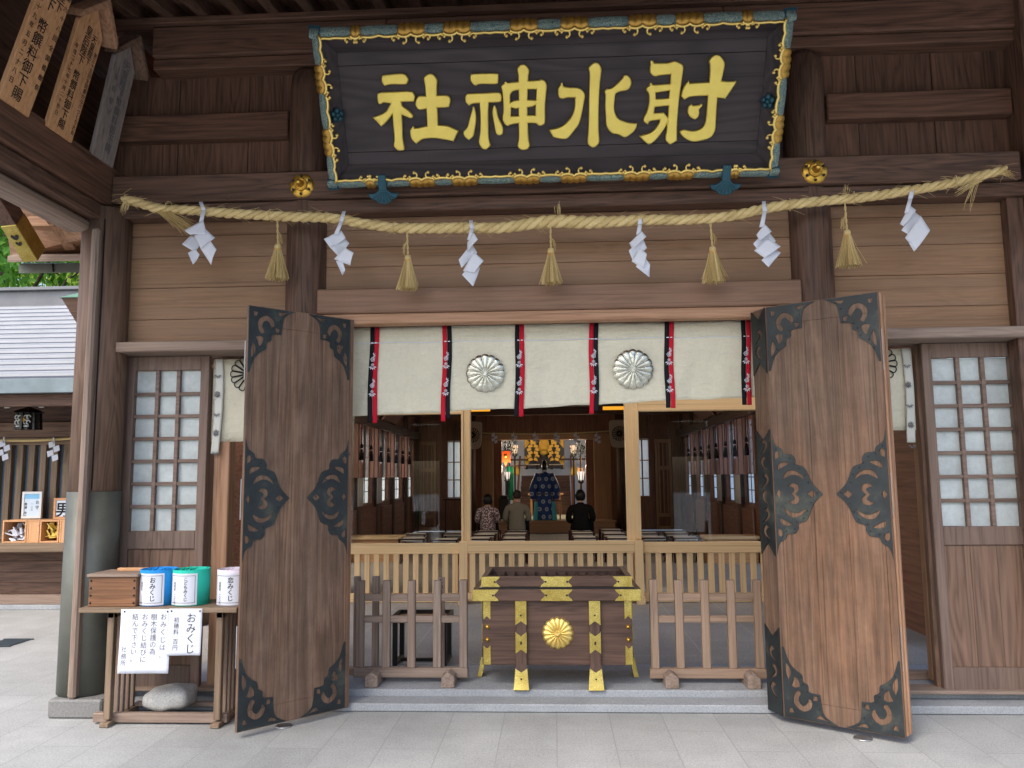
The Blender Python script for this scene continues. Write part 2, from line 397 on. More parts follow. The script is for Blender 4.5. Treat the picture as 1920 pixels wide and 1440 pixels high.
def cloth(name, col, wscale=400, bump=.1, tr=0.0, namt=.08, wrinkle=0.0):
    if name in _wc: return _wc[name]
    t = NT(name); co = t.coord(); nz = t.noise(co, 5, 5, .6); fn = t.noise(t.mapv(co, (1, 1, 3)), wscale, 2, .5)
    c = t.mix(1.0, col, t.ramp(nz, [(.3, 1 - namt), (.7, 1.0)]), 'MULTIPLY'); h = t.math('ADD', fn, t.math('MULTIPLY', nz, 2.0))
    if wrinkle:
        h = t.math('ADD', h, t.math('MULTIPLY', t.noise(t.mapv(co, (2.2, 2.2, 7)), 3.0, 5, .6, 1.2), wrinkle))
        br = t.ramp(t.noise(t.mapv(co, (1.4, 1, 1)), 22, 2, .4, 1.5), [(.52, 1.0), (.56, .965)]); c = t.mix(1.0, c, br, 'MULTIPLY')
    b = t.bsdf(c, .8, 0, t.bump(h, bump, .012), **{SPEC: .2})
    if tr:
        tl = t.n('ShaderNodeBsdfTranslucent', {'Color': c}); mx = t.n('ShaderNodeMixShader', {0: tr, 1: b, 2: tl}); t.t.links.new(mx.outputs[0], t.out.inputs[0])
    _wc[name] = t.m; return t.m
CREAM = cloth('cream_curtain_silk', S(226, 222, 200), 300, .35, .08, .08, 9.0); REDC = cloth('crimson_ribbon', S(186, 26, 48)); BLACKC = cloth('black_ribbon', S(24, 24, 30))
SILVER = plain('silver_foil', S(186, 186, 172), .2, 1.0, 16, .2, .9)
def granite(name, tile=None, base=S(150, 152, 150), rot=0, joint=S(98, 100, 100), off=.5, mortar=.006):
    t = NT(name); co = t.coord()
    sp = t.noise(co, 190, 3, .7); sp2 = t.noise(co, 70, 4, .7); lg = t.noise(co, .7, 5, .6); md = t.noise(co, 3.5, 6, .65)
    d = tuple(x * .45 for x in base[:3]) + (1,); l = tuple(min(1, x * 1.5) for x in base[:3]) + (1,)
    c = t.ramp(t.math('ADD', t.math('MULTIPLY', sp, .6), t.math('MULTIPLY', sp2, .4)), [(.3, d), (.5, base), (.7, l)])
    c = t.mix(1.0, c, t.ramp(t.math('ADD', t.math('MULTIPLY', lg, .5), t.math('MULTIPLY', md, .5)), [(.32, .76), (.64, 1.08)]), 'MULTIPLY')
    h = sp
    if tile:
        br = t.n('ShaderNodeTexBrick', {'Vector': t.mapv(co, rot=(0, 0, rot)), 'Scale': 1.0, 'Mortar Size': mortar, 'Mortar Smooth': .25, 'Brick Width': tile[0], 'Row Height': tile[1],
            'Color1': (.94, .94, .94, 1), 'Color2': (1.04, 1.04, 1.04, 1), 'Mortar': (1, 1, 1, 1)}, offset=off)
        c = t.mix(1.0, c, br.outputs[0], 'MULTIPLY'); c = t.mix(t.math('MULTIPLY', br.outputs[1], .6), c, joint)
        h = t.math('SUBTRACT', t.math('MULTIPLY', sp, .3), br.outputs[1])
    t.bsdf(c, t.math('ADD', .5, t.math('MULTIPLY', md, .3)), 0, t.bump(h, .3, .004), **{SPEC: .35}); return t.m
PAVE = granite('pale_granite_paving', (.74, .35), S(161, 163, 162), pi / 2, S(134, 135, 134), .5, .0045); FLOORST = granite('grey_stone_floor', (1.25, .62), S(160, 156, 150), pi / 2, S(182, 180, 174), .5, .005)
KERB = granite('blue_grey_granite_kerb', None, S(152, 156, 160)); ROCK = granite('speckled_boulder', None, S(160, 160, 156)); STONEB = granite('dark_granite_base', None, S(120, 120, 118))
def frosted(name, col, tr=.35, rough=.35, var=.0):
    t = NT(name)
    if var:
        nz = t.math('ADD', t.math('MULTIPLY', t.noise(t.coord(), 4.0, 5, .6), .6), t.math('MULTIPLY', t.noise(t.coord(), 28.0, 4, .7), .4)); col = t.mix(1.0, col, t.ramp(nz, [(.3, 1 - var), (.7, 1.05)]), 'MULTIPLY')
    b = t.bsdf(col, rough, 0, t.bump(t.noise(t.coord(), 60, 3, .6), .08, .004), **{SPEC: .5})
    tl = t.n('ShaderNodeBsdfTranslucent', {'Color': col}); mx = t.n('ShaderNodeMixShader', {0: tr, 1: b, 2: tl}); t.t.links.new(mx.outputs[0], t.out.inputs[0]); return t.m
FROST = frosted('frosted_window_paper', S(216, 226, 226), .2, .3, .36); FROSTIN = frosted('backlit_window_and_added_panel_glass', S(232, 238, 240), .92)
def glass():
    t = NT('clear_window_glass'); fr = t.n('ShaderNodeFresnel', {'IOR': 1.45}); tp = t.n('ShaderNodeBsdfTransparent', {'Color': (.96, .97, .97, 1)})
    gl = t.n('ShaderNodeBsdfGlossy', {'Roughness': .02}); mx = t.n('ShaderNodeMixShader', {0: fr.outputs[0], 1: tp, 2: gl}); t.t.links.new(mx.outputs[0], t.out.inputs[0]); return t.m
GLASS = glass()
def emit(name, col, st):
    t = NT(name); e = t.n('ShaderNodeEmission', {'Color': col, 'Strength': st}); t.t.links.new(e.outputs[0], t.out.inputs[0]); return t.m
METALWRAP = plain('grey_green_metal_sheet', S(112, 114, 106), .5, .5, 3, .35, .1)
BLACKL = plain('black_lacquer', S(22, 20, 22), .35); REDLAC = plain('dark_red_lacquer', S(58, 26, 22), .4)
STEEL = plain('bright_steel', S(190, 190, 190), .35, .9)
# ------------------------------------------------------------ ground
tag(MB().box(-60, 60, -60, 60, -.3, 0).build('paving', PAVE), kind='structure')
tag(MB().box(-3.1, 3.6, 0, .2, 0.003, .056).box(-3.1, 3.6, .2, 1.0, .003, .1).build('stone_step', KERB, bevel=.006), kind='structure')
tag(MB().box(-3.75, 3.75, 1.0, 16.6, .003, .1).build('hall_floor', FLOORST), kind='structure')
# ------------------------------------------------------------ the shrine hall: frame and walls
hall = thing('shrine_hall', 'large dark timber shrine hall with open folding doors and slatted side doors', 'shrine hall', (0, .1, 0))
def part(name, mb, mat, bevel=.006, parent=None, label=None, seg=1):
    o = mb.build(name, mat, parent or hall, bevel=bevel, seg=seg)
    if label: o['label'] = label
    return o
CLX, CRX, CY = -1.815, 1.89, .1
for cx in (CLX, CRX):
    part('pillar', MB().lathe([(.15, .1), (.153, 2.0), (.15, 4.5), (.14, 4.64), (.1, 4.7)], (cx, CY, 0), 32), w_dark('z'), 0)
# corner pillar with its metal sleeve, jamb batten and stone base
PX0 = V(178, 905, .02).x
cp = part('corner_pillar', MB().lathe([(.172, 1.5), (.172, 3.6)], (PX0, .02, 0), 40), w_brown('z'), 0)
part('metal_sleeve', MB().lathe([(.178, .13), (.178, 1.52)], (PX0, .02, 0), 32), METALWRAP, 0, cp)
part('stone_base', MB().box(V(88, 1330, -.2).x, V(190, 1320, -.2).x, -.2, .24, .002, .125), STONEB, .012, cp)
_a = atan2(-.172, .0) + .42
part('pillar_groove', MB().bar((PX0 + .1725 * cos(_a), .02 + .1725 * sin(_a), 1.53), (PX0 + .1725 * cos(_a), .02 + .1725 * sin(_a), 3.5), .008, .008), BLACKL, 0, cp)
part('corner_batten', MB().box(V(145, 905, -.2).x, V(160, 905, -.2).x, -.2, -.135, .126, 3.42), w_grey('z'), .015, cp)
part('corner_pillar', MB().lathe([(.17, .1), (.17, 3.6)], (3.55, .12, 0), 32), w_dark('z'), 0)
# wall posts beside the corner pillars
part('wall_post', MB().box(-3.30, -3.19, .05, .14, .1, 3.54), w_dark('z'))
part('wall_post', MB().box(3.245, 3.36, .0, .14, .1, 3.54), w_dark('z'))
# horizontal beams
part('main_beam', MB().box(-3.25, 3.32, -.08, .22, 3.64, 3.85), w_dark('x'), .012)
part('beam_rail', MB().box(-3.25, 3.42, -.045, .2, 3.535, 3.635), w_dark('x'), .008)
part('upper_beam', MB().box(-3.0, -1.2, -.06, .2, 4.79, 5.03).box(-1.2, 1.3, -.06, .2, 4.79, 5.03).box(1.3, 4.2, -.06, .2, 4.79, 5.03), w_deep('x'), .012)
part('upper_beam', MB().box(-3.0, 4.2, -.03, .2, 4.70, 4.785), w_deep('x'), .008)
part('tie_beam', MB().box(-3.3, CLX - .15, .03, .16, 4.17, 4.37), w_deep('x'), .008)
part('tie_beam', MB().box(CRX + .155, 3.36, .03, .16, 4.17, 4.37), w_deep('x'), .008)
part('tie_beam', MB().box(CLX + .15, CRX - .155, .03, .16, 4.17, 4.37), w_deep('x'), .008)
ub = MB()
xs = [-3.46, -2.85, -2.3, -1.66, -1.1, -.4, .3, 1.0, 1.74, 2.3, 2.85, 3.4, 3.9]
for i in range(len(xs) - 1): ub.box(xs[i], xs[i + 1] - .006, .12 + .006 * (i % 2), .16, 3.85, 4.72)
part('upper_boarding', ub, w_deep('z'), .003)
part('right_corner_post', MB().box(3.37, 3.6, -.12, .2, 3.2, 5.05), w_deep('z'))
# wall planks
def planks(x0, x1, z0, z1, edges, y=.085):
    m = MB(); es = [z0] + edges + [z1]
    for i in range(len(es) - 1): m.box(x0, x1, y + .002 * (i % 2), y + .04, es[i], es[i + 1] - .003)
    part('wall_planking', m, w_plank('x'), .0025)
planks(-3.185, CLX - .14, 2.6, 3.535, [2.79, 3.03, 3.26, 3.43])
planks(CLX + .14, CRX - .14, 2.97, 3.535, [3.16, 3.31, 3.44])
planks(CRX + .145, 3.245, 2.6, 3.535, [2.78, 3.01, 3.23, 3.44])
part('lintel', MB().box(-1.70, 1.775, -.03, .1, 2.785, 2.968), w_lintel('x'), .01)
part('lintel_trim', MB().box(-1.66, 1.7, -.015, .1, 2.705, 2.782), w_orange('x'), .006)
part('ledge', MB().box(-3.27, -1.75, -.06, .32, 2.525, 2.6), w_grey('x'), .006)
part('ledge', MB().box(1.8, 3.7, -.06, .32, 2.525, 2.6), w_grey('x'), .006)
# jambs of the central doorway
part('door_jamb', MB().box(-1.66, -1.5, .0, .14, .1, 2.70), w_orange('z'))
part('door_jamb', MB().box(1.5, 1.7, .0, .14, .1, 2.70), w_orange('z'))
part('side_jamb', MB().box(-2.53, -2.41, .22, .34, .1, 2.5), w_orange('z'))
part('side_jamb', MB().box(2.66, 2.79, .3, .44, .1, 2.5), w_orange('z'), .04)
# nail covers
for cx in (-1.811, 1.889):
    F = wall_frame(cx, -.08, 3.735)
    nc = part('nail_cover', chrys(F, .092, 6, .022, hub=.01), GOLD, 0)
    m = MB().lathe([(.05, .02), (.05, .026), (.044, .034), (.036, .034), (.034, .03), (.026, .045), (.022, .07), (.02, .085), (.012, .096), (0, .1)], F=F, n=24)
    for k in range(16):
        a = 2 * pi * k / 16; m.ball(F(.043 * cos(a), .043 * sin(a), .034), .0055, 6, 4)
    part('boss', m, GOLD, 0, nc)
    m = MB()
    for k in range(6):
        a = 2 * pi * (k + .5) / 6; m.lathe([(.009, 0), (.009, .0245)], F=Fr(F(.068 * cos(a), .068 * sin(a)), F.u, F.v, F.n), n=8)
    part('pierced_hole', m, BLACKL, 0, nc)
# side frame coming forward from the corner (carries the porch roof)
part('side_beam', MB().box(-3.6, -3.252, -4.2, .2, 3.62, 3.93), w_deep('y'), .012)
part('side_beam', MB().box(-3.58, -3.28, -4.2, .15, 3.5, 3.615), w_dark('y'), .01)
part('side_rail', MB().box(-3.56, -3.36, -4.2, -.08, 3.42, 3.495), w_grey('y'), .02)
part('side_beam', MB().box(3.62, 3.95, -4.2, -.1, 3.62, 3.93), w_deep('y'), .012)
# porch roof: boards and rafters
def roof_z(y): return 5.22 + .2 * y if y < 0 else 5.22 + .2 * y
EAVE = -2.9
m = MB()
m.hexa([(-4.6, EAVE, roof_z(EAVE)), (4.8, EAVE, roof_z(EAVE)), (4.8, .4, roof_z(.4)), (-4.6, .4, roof_z(.4)),
        (-4.6, EAVE, roof_z(EAVE) + .2), (4.8, EAVE, roof_z(EAVE) + .2), (4.8, .4, roof_z(.4) + .3), (-4.6, .4, roof_z(.4) + .3)])
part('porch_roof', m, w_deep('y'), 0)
k = -4.5
while k < 4.7:
    part('rafter', MB().bar((k, EAVE + .1, roof_z(EAVE + .1) - .06), (k, .3, roof_z(.3) - .06), .085, .11), w_dark('y'), .006); k += .272
part('eave_purlin', MB().box(-4.4, 4.5, -.10, .02, 5.035, 5.085), w_deep('x'), .006)
part('gable_boarding', MB().box(-3.5, -3.461, -3.4, .3, 3.931, 5.1), w_deep('y'), 0)
# upper closing of the hall (roof above the inner hall; gap between slabs added for daylight)
part('hall_roof', MB().box(-4.6, 4.8, .4, 1.9, 5.3, 5.6).box(-4.6, 4.8, 4.0, 17.2, 5.3, 5.6), w_deep('x'), 0)
# far-side eave with gilt rafter tip, seen below the side beam
es_ = part('side_eave', MB().hexa([V(14, 492, .5), V(170, 489, .5), V(170, 486, .9), V(35, 486, .9), V(14, 480, .5), V(170, 476, .5), V(170, 474, .9), V(35, 474, .9)]), w_grey('x'), .004)
part('gutter', MB().hexa([V(35, 513, .7), V(150, 511, .7), V(150, 509, 1.0), V(42, 509, 1.0), V(35, 495, .7), V(150, 493, .7), V(150, 493, 1.0), V(42, 493, 1.0)]), METALWRAP, .004, es_)
part('gutter_bracket', MB().tube([V(99, 494, .69), V(99, 508, .69), V(112, 516, .8)], .008, 6), BLACKL, 0, es_)
hr0, hr1 = V(-45, 300, -.3), V(64, 478, .35)
part('eave_rafter', MB().bar(hr0, hr1, .115, .16, (0, -1, .2)), w_dark('y'), .004)
gd = (hr1 - hr0).normalized()
gc = part('gilt_rafter_cap', MB().bar(hr1 - gd * .33, hr1 + gd * .006, .125, .172, (0, -1, .2)), GOLDHAM, .006)
m = MB()
hax = gd.cross(Vec((0, -1, .2))).normalized(); hup = hax.cross(gd)
Fh = Fr(hr1 - gd * .33 + hup * .0875, hax, gd, hup)
heart = smooth_loop([(0, .03, 1), (.018, .012), (.03, .028), (.018, .05), (0, .062, 1), (-.018, .05), (-.03, .028), (-.018, .012)], 4)
plate(m, [[(a, b + .07) for a, b in heart]], Fh, .002); plate(m, [[(a * .8, b * .8 + .135) for a, b in heart]], Fh, .002)
part('heart_cutout', m, BLACKL, 0, gc)
m = MB(); m.hexa([V(0, 345, .3), V(190, 440, .3), V(170, 480, .9), V(20, 480, .9)] + [p + Vec((0, 0, .02)) for p in (V(0, 345, .3), V(190, 440, .3), V(170, 480, .9), V(20, 480, .9))])
part('eave_boarding', m, w_orange('x'), 0)
part('eave_rafter', MB().bar(V(88, 388, .28), V(136, 462, .62), .09, .1, (0, -1, .2)), w_orange('y'), .004)
part('eave_rafter', MB().bar(V(112, 392, .3), V(150, 452, .62), .07, .1, (0, -1, .2)), w_dark('y'), .004)
part('eave_crosspiece', MB().bar(V(60, 419, .42), V(110, 419, .42), .12, .08, (0, 0, 1)), w_orange('x'), .004)

# ------------------------------------------------------------ lattice sliding doors beside the centre
def sliding_door(x0, x1, y, pane_x, rows=7):
    z0, z1 = .1, 2.522; px0, px1 = pane_x; pz0, pz1 = 1.235, 2.405
    m = MB().box(x0, px0 - .012, y, y + .05, z0, z1).box(px1 + .012, x1, y, y + .05, z0, z1)
    m.box(px0 - .012, px1 + .012, y, y + .05, pz1 + .012, z1).box(px0 - .012, px1 + .012, y, y + .05, pz0 - .14, pz0 - .012)
    m.box(px0 - .012, px1 + .012, y, y + .05, z0, z0 + .17)
    o = part('sliding_door', m, w_lattice('z'), .004)
    m = MB(); cw = (px1 - px0) / 3
    for i in (1, 2): m.box(px0 + cw * i - .014, px0 + cw * i + .014, y + .008, y + .04, pz0 - .012, pz1 + .012)
    for j in range(1, rows):
        z = pz0 + (pz1 - pz0) * j / rows
        for i in range(3): m.box(px0 + cw * i + (.0142 if i else -.012), px0 + cw * (i + 1) - (.0142 if i < 2 else -.012), y + .012, y + .038, z - .013, z + .013)
    part('lattice', m, w_lattice('x'), .002, o)
    part('frosted_pane', MB().box(px0 - .01, px1 + .01, y + .041, y + .046, pz0 - .01, pz1 + .01), FROST, 0, o)
    m = MB(); n = 3; bw = (px1 - px0 + .02) / n
    for i in range(n): m.box(px0 - .01 + bw * i, px0 - .01 + bw * (i + 1) - .002, y + .015, y + .04, z0 + .17, pz0 - .142)
    part('door_panel', m, w_dark('z') if False else w_brown('z'), .002, o)
    return o
xa = V(232, 700, .16).x; xb = V(392, 700, .16).x; sliding_door(xa, xb, .16, (V(253, 760, .16).x, V(371, 760, .16).x))
xa = V(1735, 760, .16).x; xb = V(1911, 760, .16).x; sliding_door(xa, xb, .16, (V(1753, 720, .16).x, V(1893, 720, .16).x))
part('sliding_door', MB().box(V(1722, 760, .22).x, V(1734, 760, .22).x, .22, .27, .1, 2.522), w_brown('z'), .004)
part('door_sill', MB().box(-3.13, -1.66, .12, .3, .1, .125).box(1.7, 3.7, .12, .3, .1, .125), w_grey('x'), .003)

# ------------------------------------------------------------ big folding doors with blackened iron plates
def corner_loops(sc=1.0):
    o = smooth_loop([(0, 0, 1), (.33, 0, 1), (.285, .022), (.25, .05), (.238, .10), (.232, .168, 1), (.165, .176), (.158, .215), (.128, .235), (.122, .275), (.085, .30), (.05, .335), (.03, .38), (.012, .437, 1), (0, .437, 1)], 5)
    hs = [smooth_loop([(.075, .075), (.12, .05), (.165, .07), (.18, .11), (.16, .135), (.15, .11), (.125, .085), (.1, .1), (.095, .13), (.11, .16), (.09, .175), (.07, .15), (.062, .11)], 4),
          [(.185, .125), (.215, .13), (.213, .158), (.19, .155)], [(.03, .03), (.062, .034), (.05, .062), (.033, .06)],
          smooth_loop([(.2, .02, 1), (.235, .018), (.275, .012, 1), (.24, .035), (.215, .04)], 4),
          smooth_loop([(.02, .34, 1), (.02, .28), (.035, .235, 1), (.05, .27), (.045, .31)], 4),
          smooth_loop([(.05, .2, 1), (.08, .19), (.105, .2, 1), (.1, .235), (.075, .26), (.065, .23)], 4)]
    return [o] + hs
def side_loops():
    half = [(0, 0, 1), (.018, .07), (.06, .105), (.075, .135), (.125, .142), (.148, .175), (.15, .205), (.2, .225), (.222, .262), (.236, .3), (.262, .345)]
    o = smooth_loop(half + [(.315, .398, 1)] + [(a, .796 - b) + ((1,) if len(r) else ()) for (a, b, *r) in half[::-1]], 5)
    hs = [[(.215, .398), (.245, .372), (.272, .398), (.245, .424)], [(.012, .398), (.03, .37), (.045, .398), (.03, .426)],
          smooth_loop([(.09, .35, 1), (.12, .33), (.155, .34), (.16, .375), (.135, .398, 1), (.16, .42), (.155, .456), (.12, .466), (.09, .446, 1), (.115, .442), (.132, .425), (.11, .398, 1), (.132, .371), (.115, .354)], 4)]
    for sg in (0, 1):
        for h in ([(.06, .3), (.085, .255), (.13, .245), (.175, .265), (.2, .305), (.16, .28), (.12, .275), (.085, .29)], [(.03, .24, 1), (.035, .205), (.07, .19), (.11, .195, 1), (.08, .215)], [(.012, .17, 1), (.012, .13), (.03, .115, 1), (.045, .135), (.035, .16)]):
            hs.append(smooth_loop([((p[0], .796 - p[1]) + tuple(p[2:])) if sg else p for p in h], 4))
    return [o] + hs
CL, SL = corner_loops(), side_loops()
def studs(m, F, loops, flipu, flipv, W, H, off):
    lo = loops[0]
    for i in range(0, len(lo), 7):
        a, b = lo[i]; ca, cb = .1, (.12 if off is None else .398)
        a += (ca - a) * .1; b += (cb - b) * .1
        if not (0.012 < a): continue
        A = W - a if flipu else a
        B = (H - b if flipv else b) if off is None else off + b
        m.ball(F(A, B, .008), .005, 6, 4)
def folding_door(hinge, outer, z0, z1, out_sign, mat, label):
    """hinge, outer: (x, y) of the visible face; out_sign -1 left leaf, +1 right leaf"""
    h = Vec((hinge[0], hinge[1], z0)); o2 = Vec((outer[0], outer[1], z0)); u = (o2 - h).normalized(); W = (o2 - h).length; H = z1 - z0
    n = Vec((u.y, -u.x, 0)) if out_sign > 0 else Vec((-u.y, u.x, 0))
    if n.y > 0: n = -n
    F = Fr(h, u, (0, 0, 1), n)
    m = MB(); nb = 3
    for i in range(nb):   # three broad boards, butted
        m.fbox(F, .045 + (W - .09) * i / nb + .0006, .045 + (W - .09) * (i + 1) / nb - .0006, .12, H - .13, -.022, 0)
    m.fbox(F, .045, W - .045, 0, .119, -.022, .001); m.fbox(F, .045, W - .045, H - .129, H, -.022, .001)
    lf = part('folding_door', m, mat, .001, hall, label)
    e = MB()
    e.fbox(F, .0, .0448, 0, H, -.023, .002); e.fbox(F, W - .0448, W, 0, H, -.023, .002)
    part('stile', e, DOOR_R if out_sign < 0 else mat, .003, lf)
    e = MB()
    tl = .036 if out_sign > 0 else .02
    for k in ((1, 2) if out_sign > 0 else (1,)): e.fbox(F, .03, W + .009 * k * out_sign, 0.006 * k, H - .004 * k, -.022 - tl * k, -.026 - tl * (k - 1))
    part('folded_leaf', e, w_orange('z'), .003, lf)
    for zz in (.38, 1.3, 2.2): part('edge_hinge', MB().fbox(F, W + .0005, W + .004, zz, zz + .26, -.034, -.022), STEEL, .001, lf)
    for fu in (0, 1):
        ins = .036 if (out_sign < 0 and not fu) else .004
        for fv in (0, 1):
            p = MB(); Fl = Fr(F(W - ins if fu else ins, H - .006 if fv else .006, .003), -u if fu else u, (0, 0, -1) if fv else (0, 0, 1), n)
            plate(p, CL, Fl, .004, .001); studs(p, F, CL, fu, fv, W, H, None)
            part('corner_plate', p, IRON, 0, lf)
        p = MB(); b0 = H * .383; Fl = Fr(F(W - ins if fu else ins, b0, .003), -u if fu else u, (0, 0, 1), n)
        plate(p, SL, Fl, .004, .001); studs(p, F, SL, fu, 0, W, H, b0)
        part('side_plate', p, IRON, 0, lf)
    return F, W, H
# leaf corners measured on the photograph
ZL0, ZL1 = .04, 2.735
hl = V(659, 950, -.03); ol = V(455, 950, -.60)
folding_door((hl.x, hl.y), (ol.x, ol.y), ZL0, ZL1, -1, DOOR_L, 'left folding door, weathered grey brown boards')
hr = V(1453, 950, -.2); orr = V(1671, 950, -.62)
folding_door((hr.x, hr.y), (orr.x, orr.y), ZL0, ZL1, 1, DOOR_R, 'right folding door, boards bleached orange')
# the jamb leaf the right door folds against
j0 = V(1424, 950, -.02); j1 = Vec((hr.x, hr.y, 0)); u = Vec((j1.x - j0.x, j1.y - j0.y, 0)); JW = u.length; u.normalize(); n = Vec((u.y, -u.x, 0))
if n.x > 0: n = -n
FJ = Fr((j0.x, j0.y, ZL0), u, (0, 0, 1), n); JH = ZL1 - ZL0
jl = part('folding_door', MB().fbox(FJ, 0, JW, 0, JH, -.045, 0), DOOR_L, .004, hall, 'narrow folded leaf with iron strips')
def strip_loops(H0, H1, W):
    o = [(0, H0), (W, H0)] + ([(W, H1)] if False else [(W, H1 - .0), (W * .5, H1 - .07), (0, H1)])
    if H0 > .2: o = [(0, H0), (W * .5, H0 + .08), (W, H0)] + o[2:]
    hs = []; b = H0 + .1; i = 0
    while b < H1 - .16:
        s = 1 if i % 2 else -1
        hs.append(smooth_loop([(W * (.5 - s * .3), b, 1), (W * (.5 + s * .1), b + .02), (W * (.5 + s * .28), b + .06), (W * (.5 + s * .1), b + .1), (W * (.5 - s * .15), b + .085, 1), (W * (.5 + s * .08), b + .06), (W * (.5 - s * .02), b + .03)], 3)); b += .115; i += 1
    return [o] + hs
for a, b in ((0, .56), (1.02, 1.86), (2.24, JH)):
    p = MB(); lp = strip_loops(a, b, JW - .02); plate(p, lp, Fr(FJ(.01, 0, .003), FJ.u, FJ.v, FJ.n), .006, .001); part('iron_strip', p, IRON, 0, jl)
part('floor_socket', MB().lathe([(.055, 0), (.055, .006), (.04, .009), (.03, .004), (0, .004)], (hl.x - .35, -.33, .001), 20), STEEL, 0)
part('floor_socket', MB().lathe([(.055, 0), (.055, .006), (.04, .009), (.03, .004), (0, .004)], (hr.x + .38, -.5, .001), 20), STEEL, 0)
# ------------------------------------------------------------ the great name plaque
P0 = Vec((0.012, -.25, 3.632)); PT = Vec((0.018, -.80, 4.535))
pv = (PT - P0); PHT = pv.length; pv.normalize(); pn = Vec((0, pv.z, -pv.y)); pn = -pn if pn.y > 0 else pn
FP = Fr(P0, (1, 0, 0), pv, pn); HW = 1.575
plaque = thing('name_plaque', 'huge black shrine name plaque with four gold characters and blue and gold scalloped rim', 'name plaque', tuple(P0))
def pp(name, mb, mat, bevel=0.0, parent=None): return mb.build(name, mat, parent or plaque, bevel=bevel)
IN = -.09                     # inner panel lies this deep
ix, ib, it_ = 1.43, .155, .895
m = MB().fbox(FP, -ix, ix, ib, ib + .085, IN - .03, IN).fbox(FP, -ix, ix, ib + .087, it_ - .087, IN - .03, IN + .001).fbox(FP, -ix, ix, it_ - .085, it_, IN - .03, IN)
pp('panel', m, w_plaque('x'), .002)
lx, lb, lt = 1.52, .045, PHT - .05
def quad(a, b, c, d): return MB().hexa([FP(*p[:2], p[2] - .02) for p in (a, b, c, d)] + [FP(*p) for p in (a, b, c, d)])
pp('sloped_border', quad((-lx, lb, -.005), (lx, lb, -.005), (ix, ib, IN + .002), (-ix, ib, IN + .002)), w_plaque('x'))
pp('sloped_border', quad((-ix, it_, IN + .002), (ix, it_, IN + .002), (lx, lt, -.005), (-lx, lt, -.005)), w_plaque('x'))
pp('sloped_border', quad((-lx, lb, -.005), (-ix, ib, IN + .002), (-ix, it_, IN + .002), (-lx, lt, -.005)), w_plaque('z'))
pp('sloped_border', quad((ix, ib, IN + .002), (lx, lb, -.005), (lx, lt, -.005), (ix, it_, IN + .002)), w_plaque('z'))
pp('backing', MB().fbox(FP, -HW + .03, HW - .03, .03, PHT - .03, -.2, -.122), w_deep('x'))
# rim: bands of enamel and gilt moulding, then a gilt lip with curls
seg_t = [('b', 0, .085), ('g', .085, .106), ('b', .106, .182), ('g', .182, .238), ('b', .238, .276), ('g', .276, .332), ('b', .332, .412), ('g', .412, .468), ('b', .468, .514)]
seg_t = [(s, a * .5 / .491, b * .5 / .491) for s, a, b in seg_t[:-1]] + [('b', .4766, .5234)]
seg_t = seg_t + [('g' if s == 'g' else 'b', 1 - b, 1 - a) for s, a, b in seg_t[-2::-1]]
seg_s = [('b', 0, .19), ('g', .19, .38), ('b', .38, .62), ('g', .62, .81), ('b', .81, 1.0)]
sides = [((-HW, PHT), (HW, PHT), (0, -1), seg_t, .064), ((HW, 0), (-HW, 0), (0, 1), seg_t, .056), ((-HW, 0), (-HW, PHT), (1, 0), seg_s, .062), ((HW, PHT), (HW, 0), (-1, 0), seg_s, .062)]
lip = MB()
def spiral(c, r, a0, turns, sgn, n=22):
    return [(c[0] + r * (1 - .62 * k / n) * cos(a0 + sgn * turns * 2 * pi * k / n), c[1] + r * (1 - .62 * k / n) * sin(a0 + sgn * turns * 2 * pi * k / n)) for k in range(n + 1)]
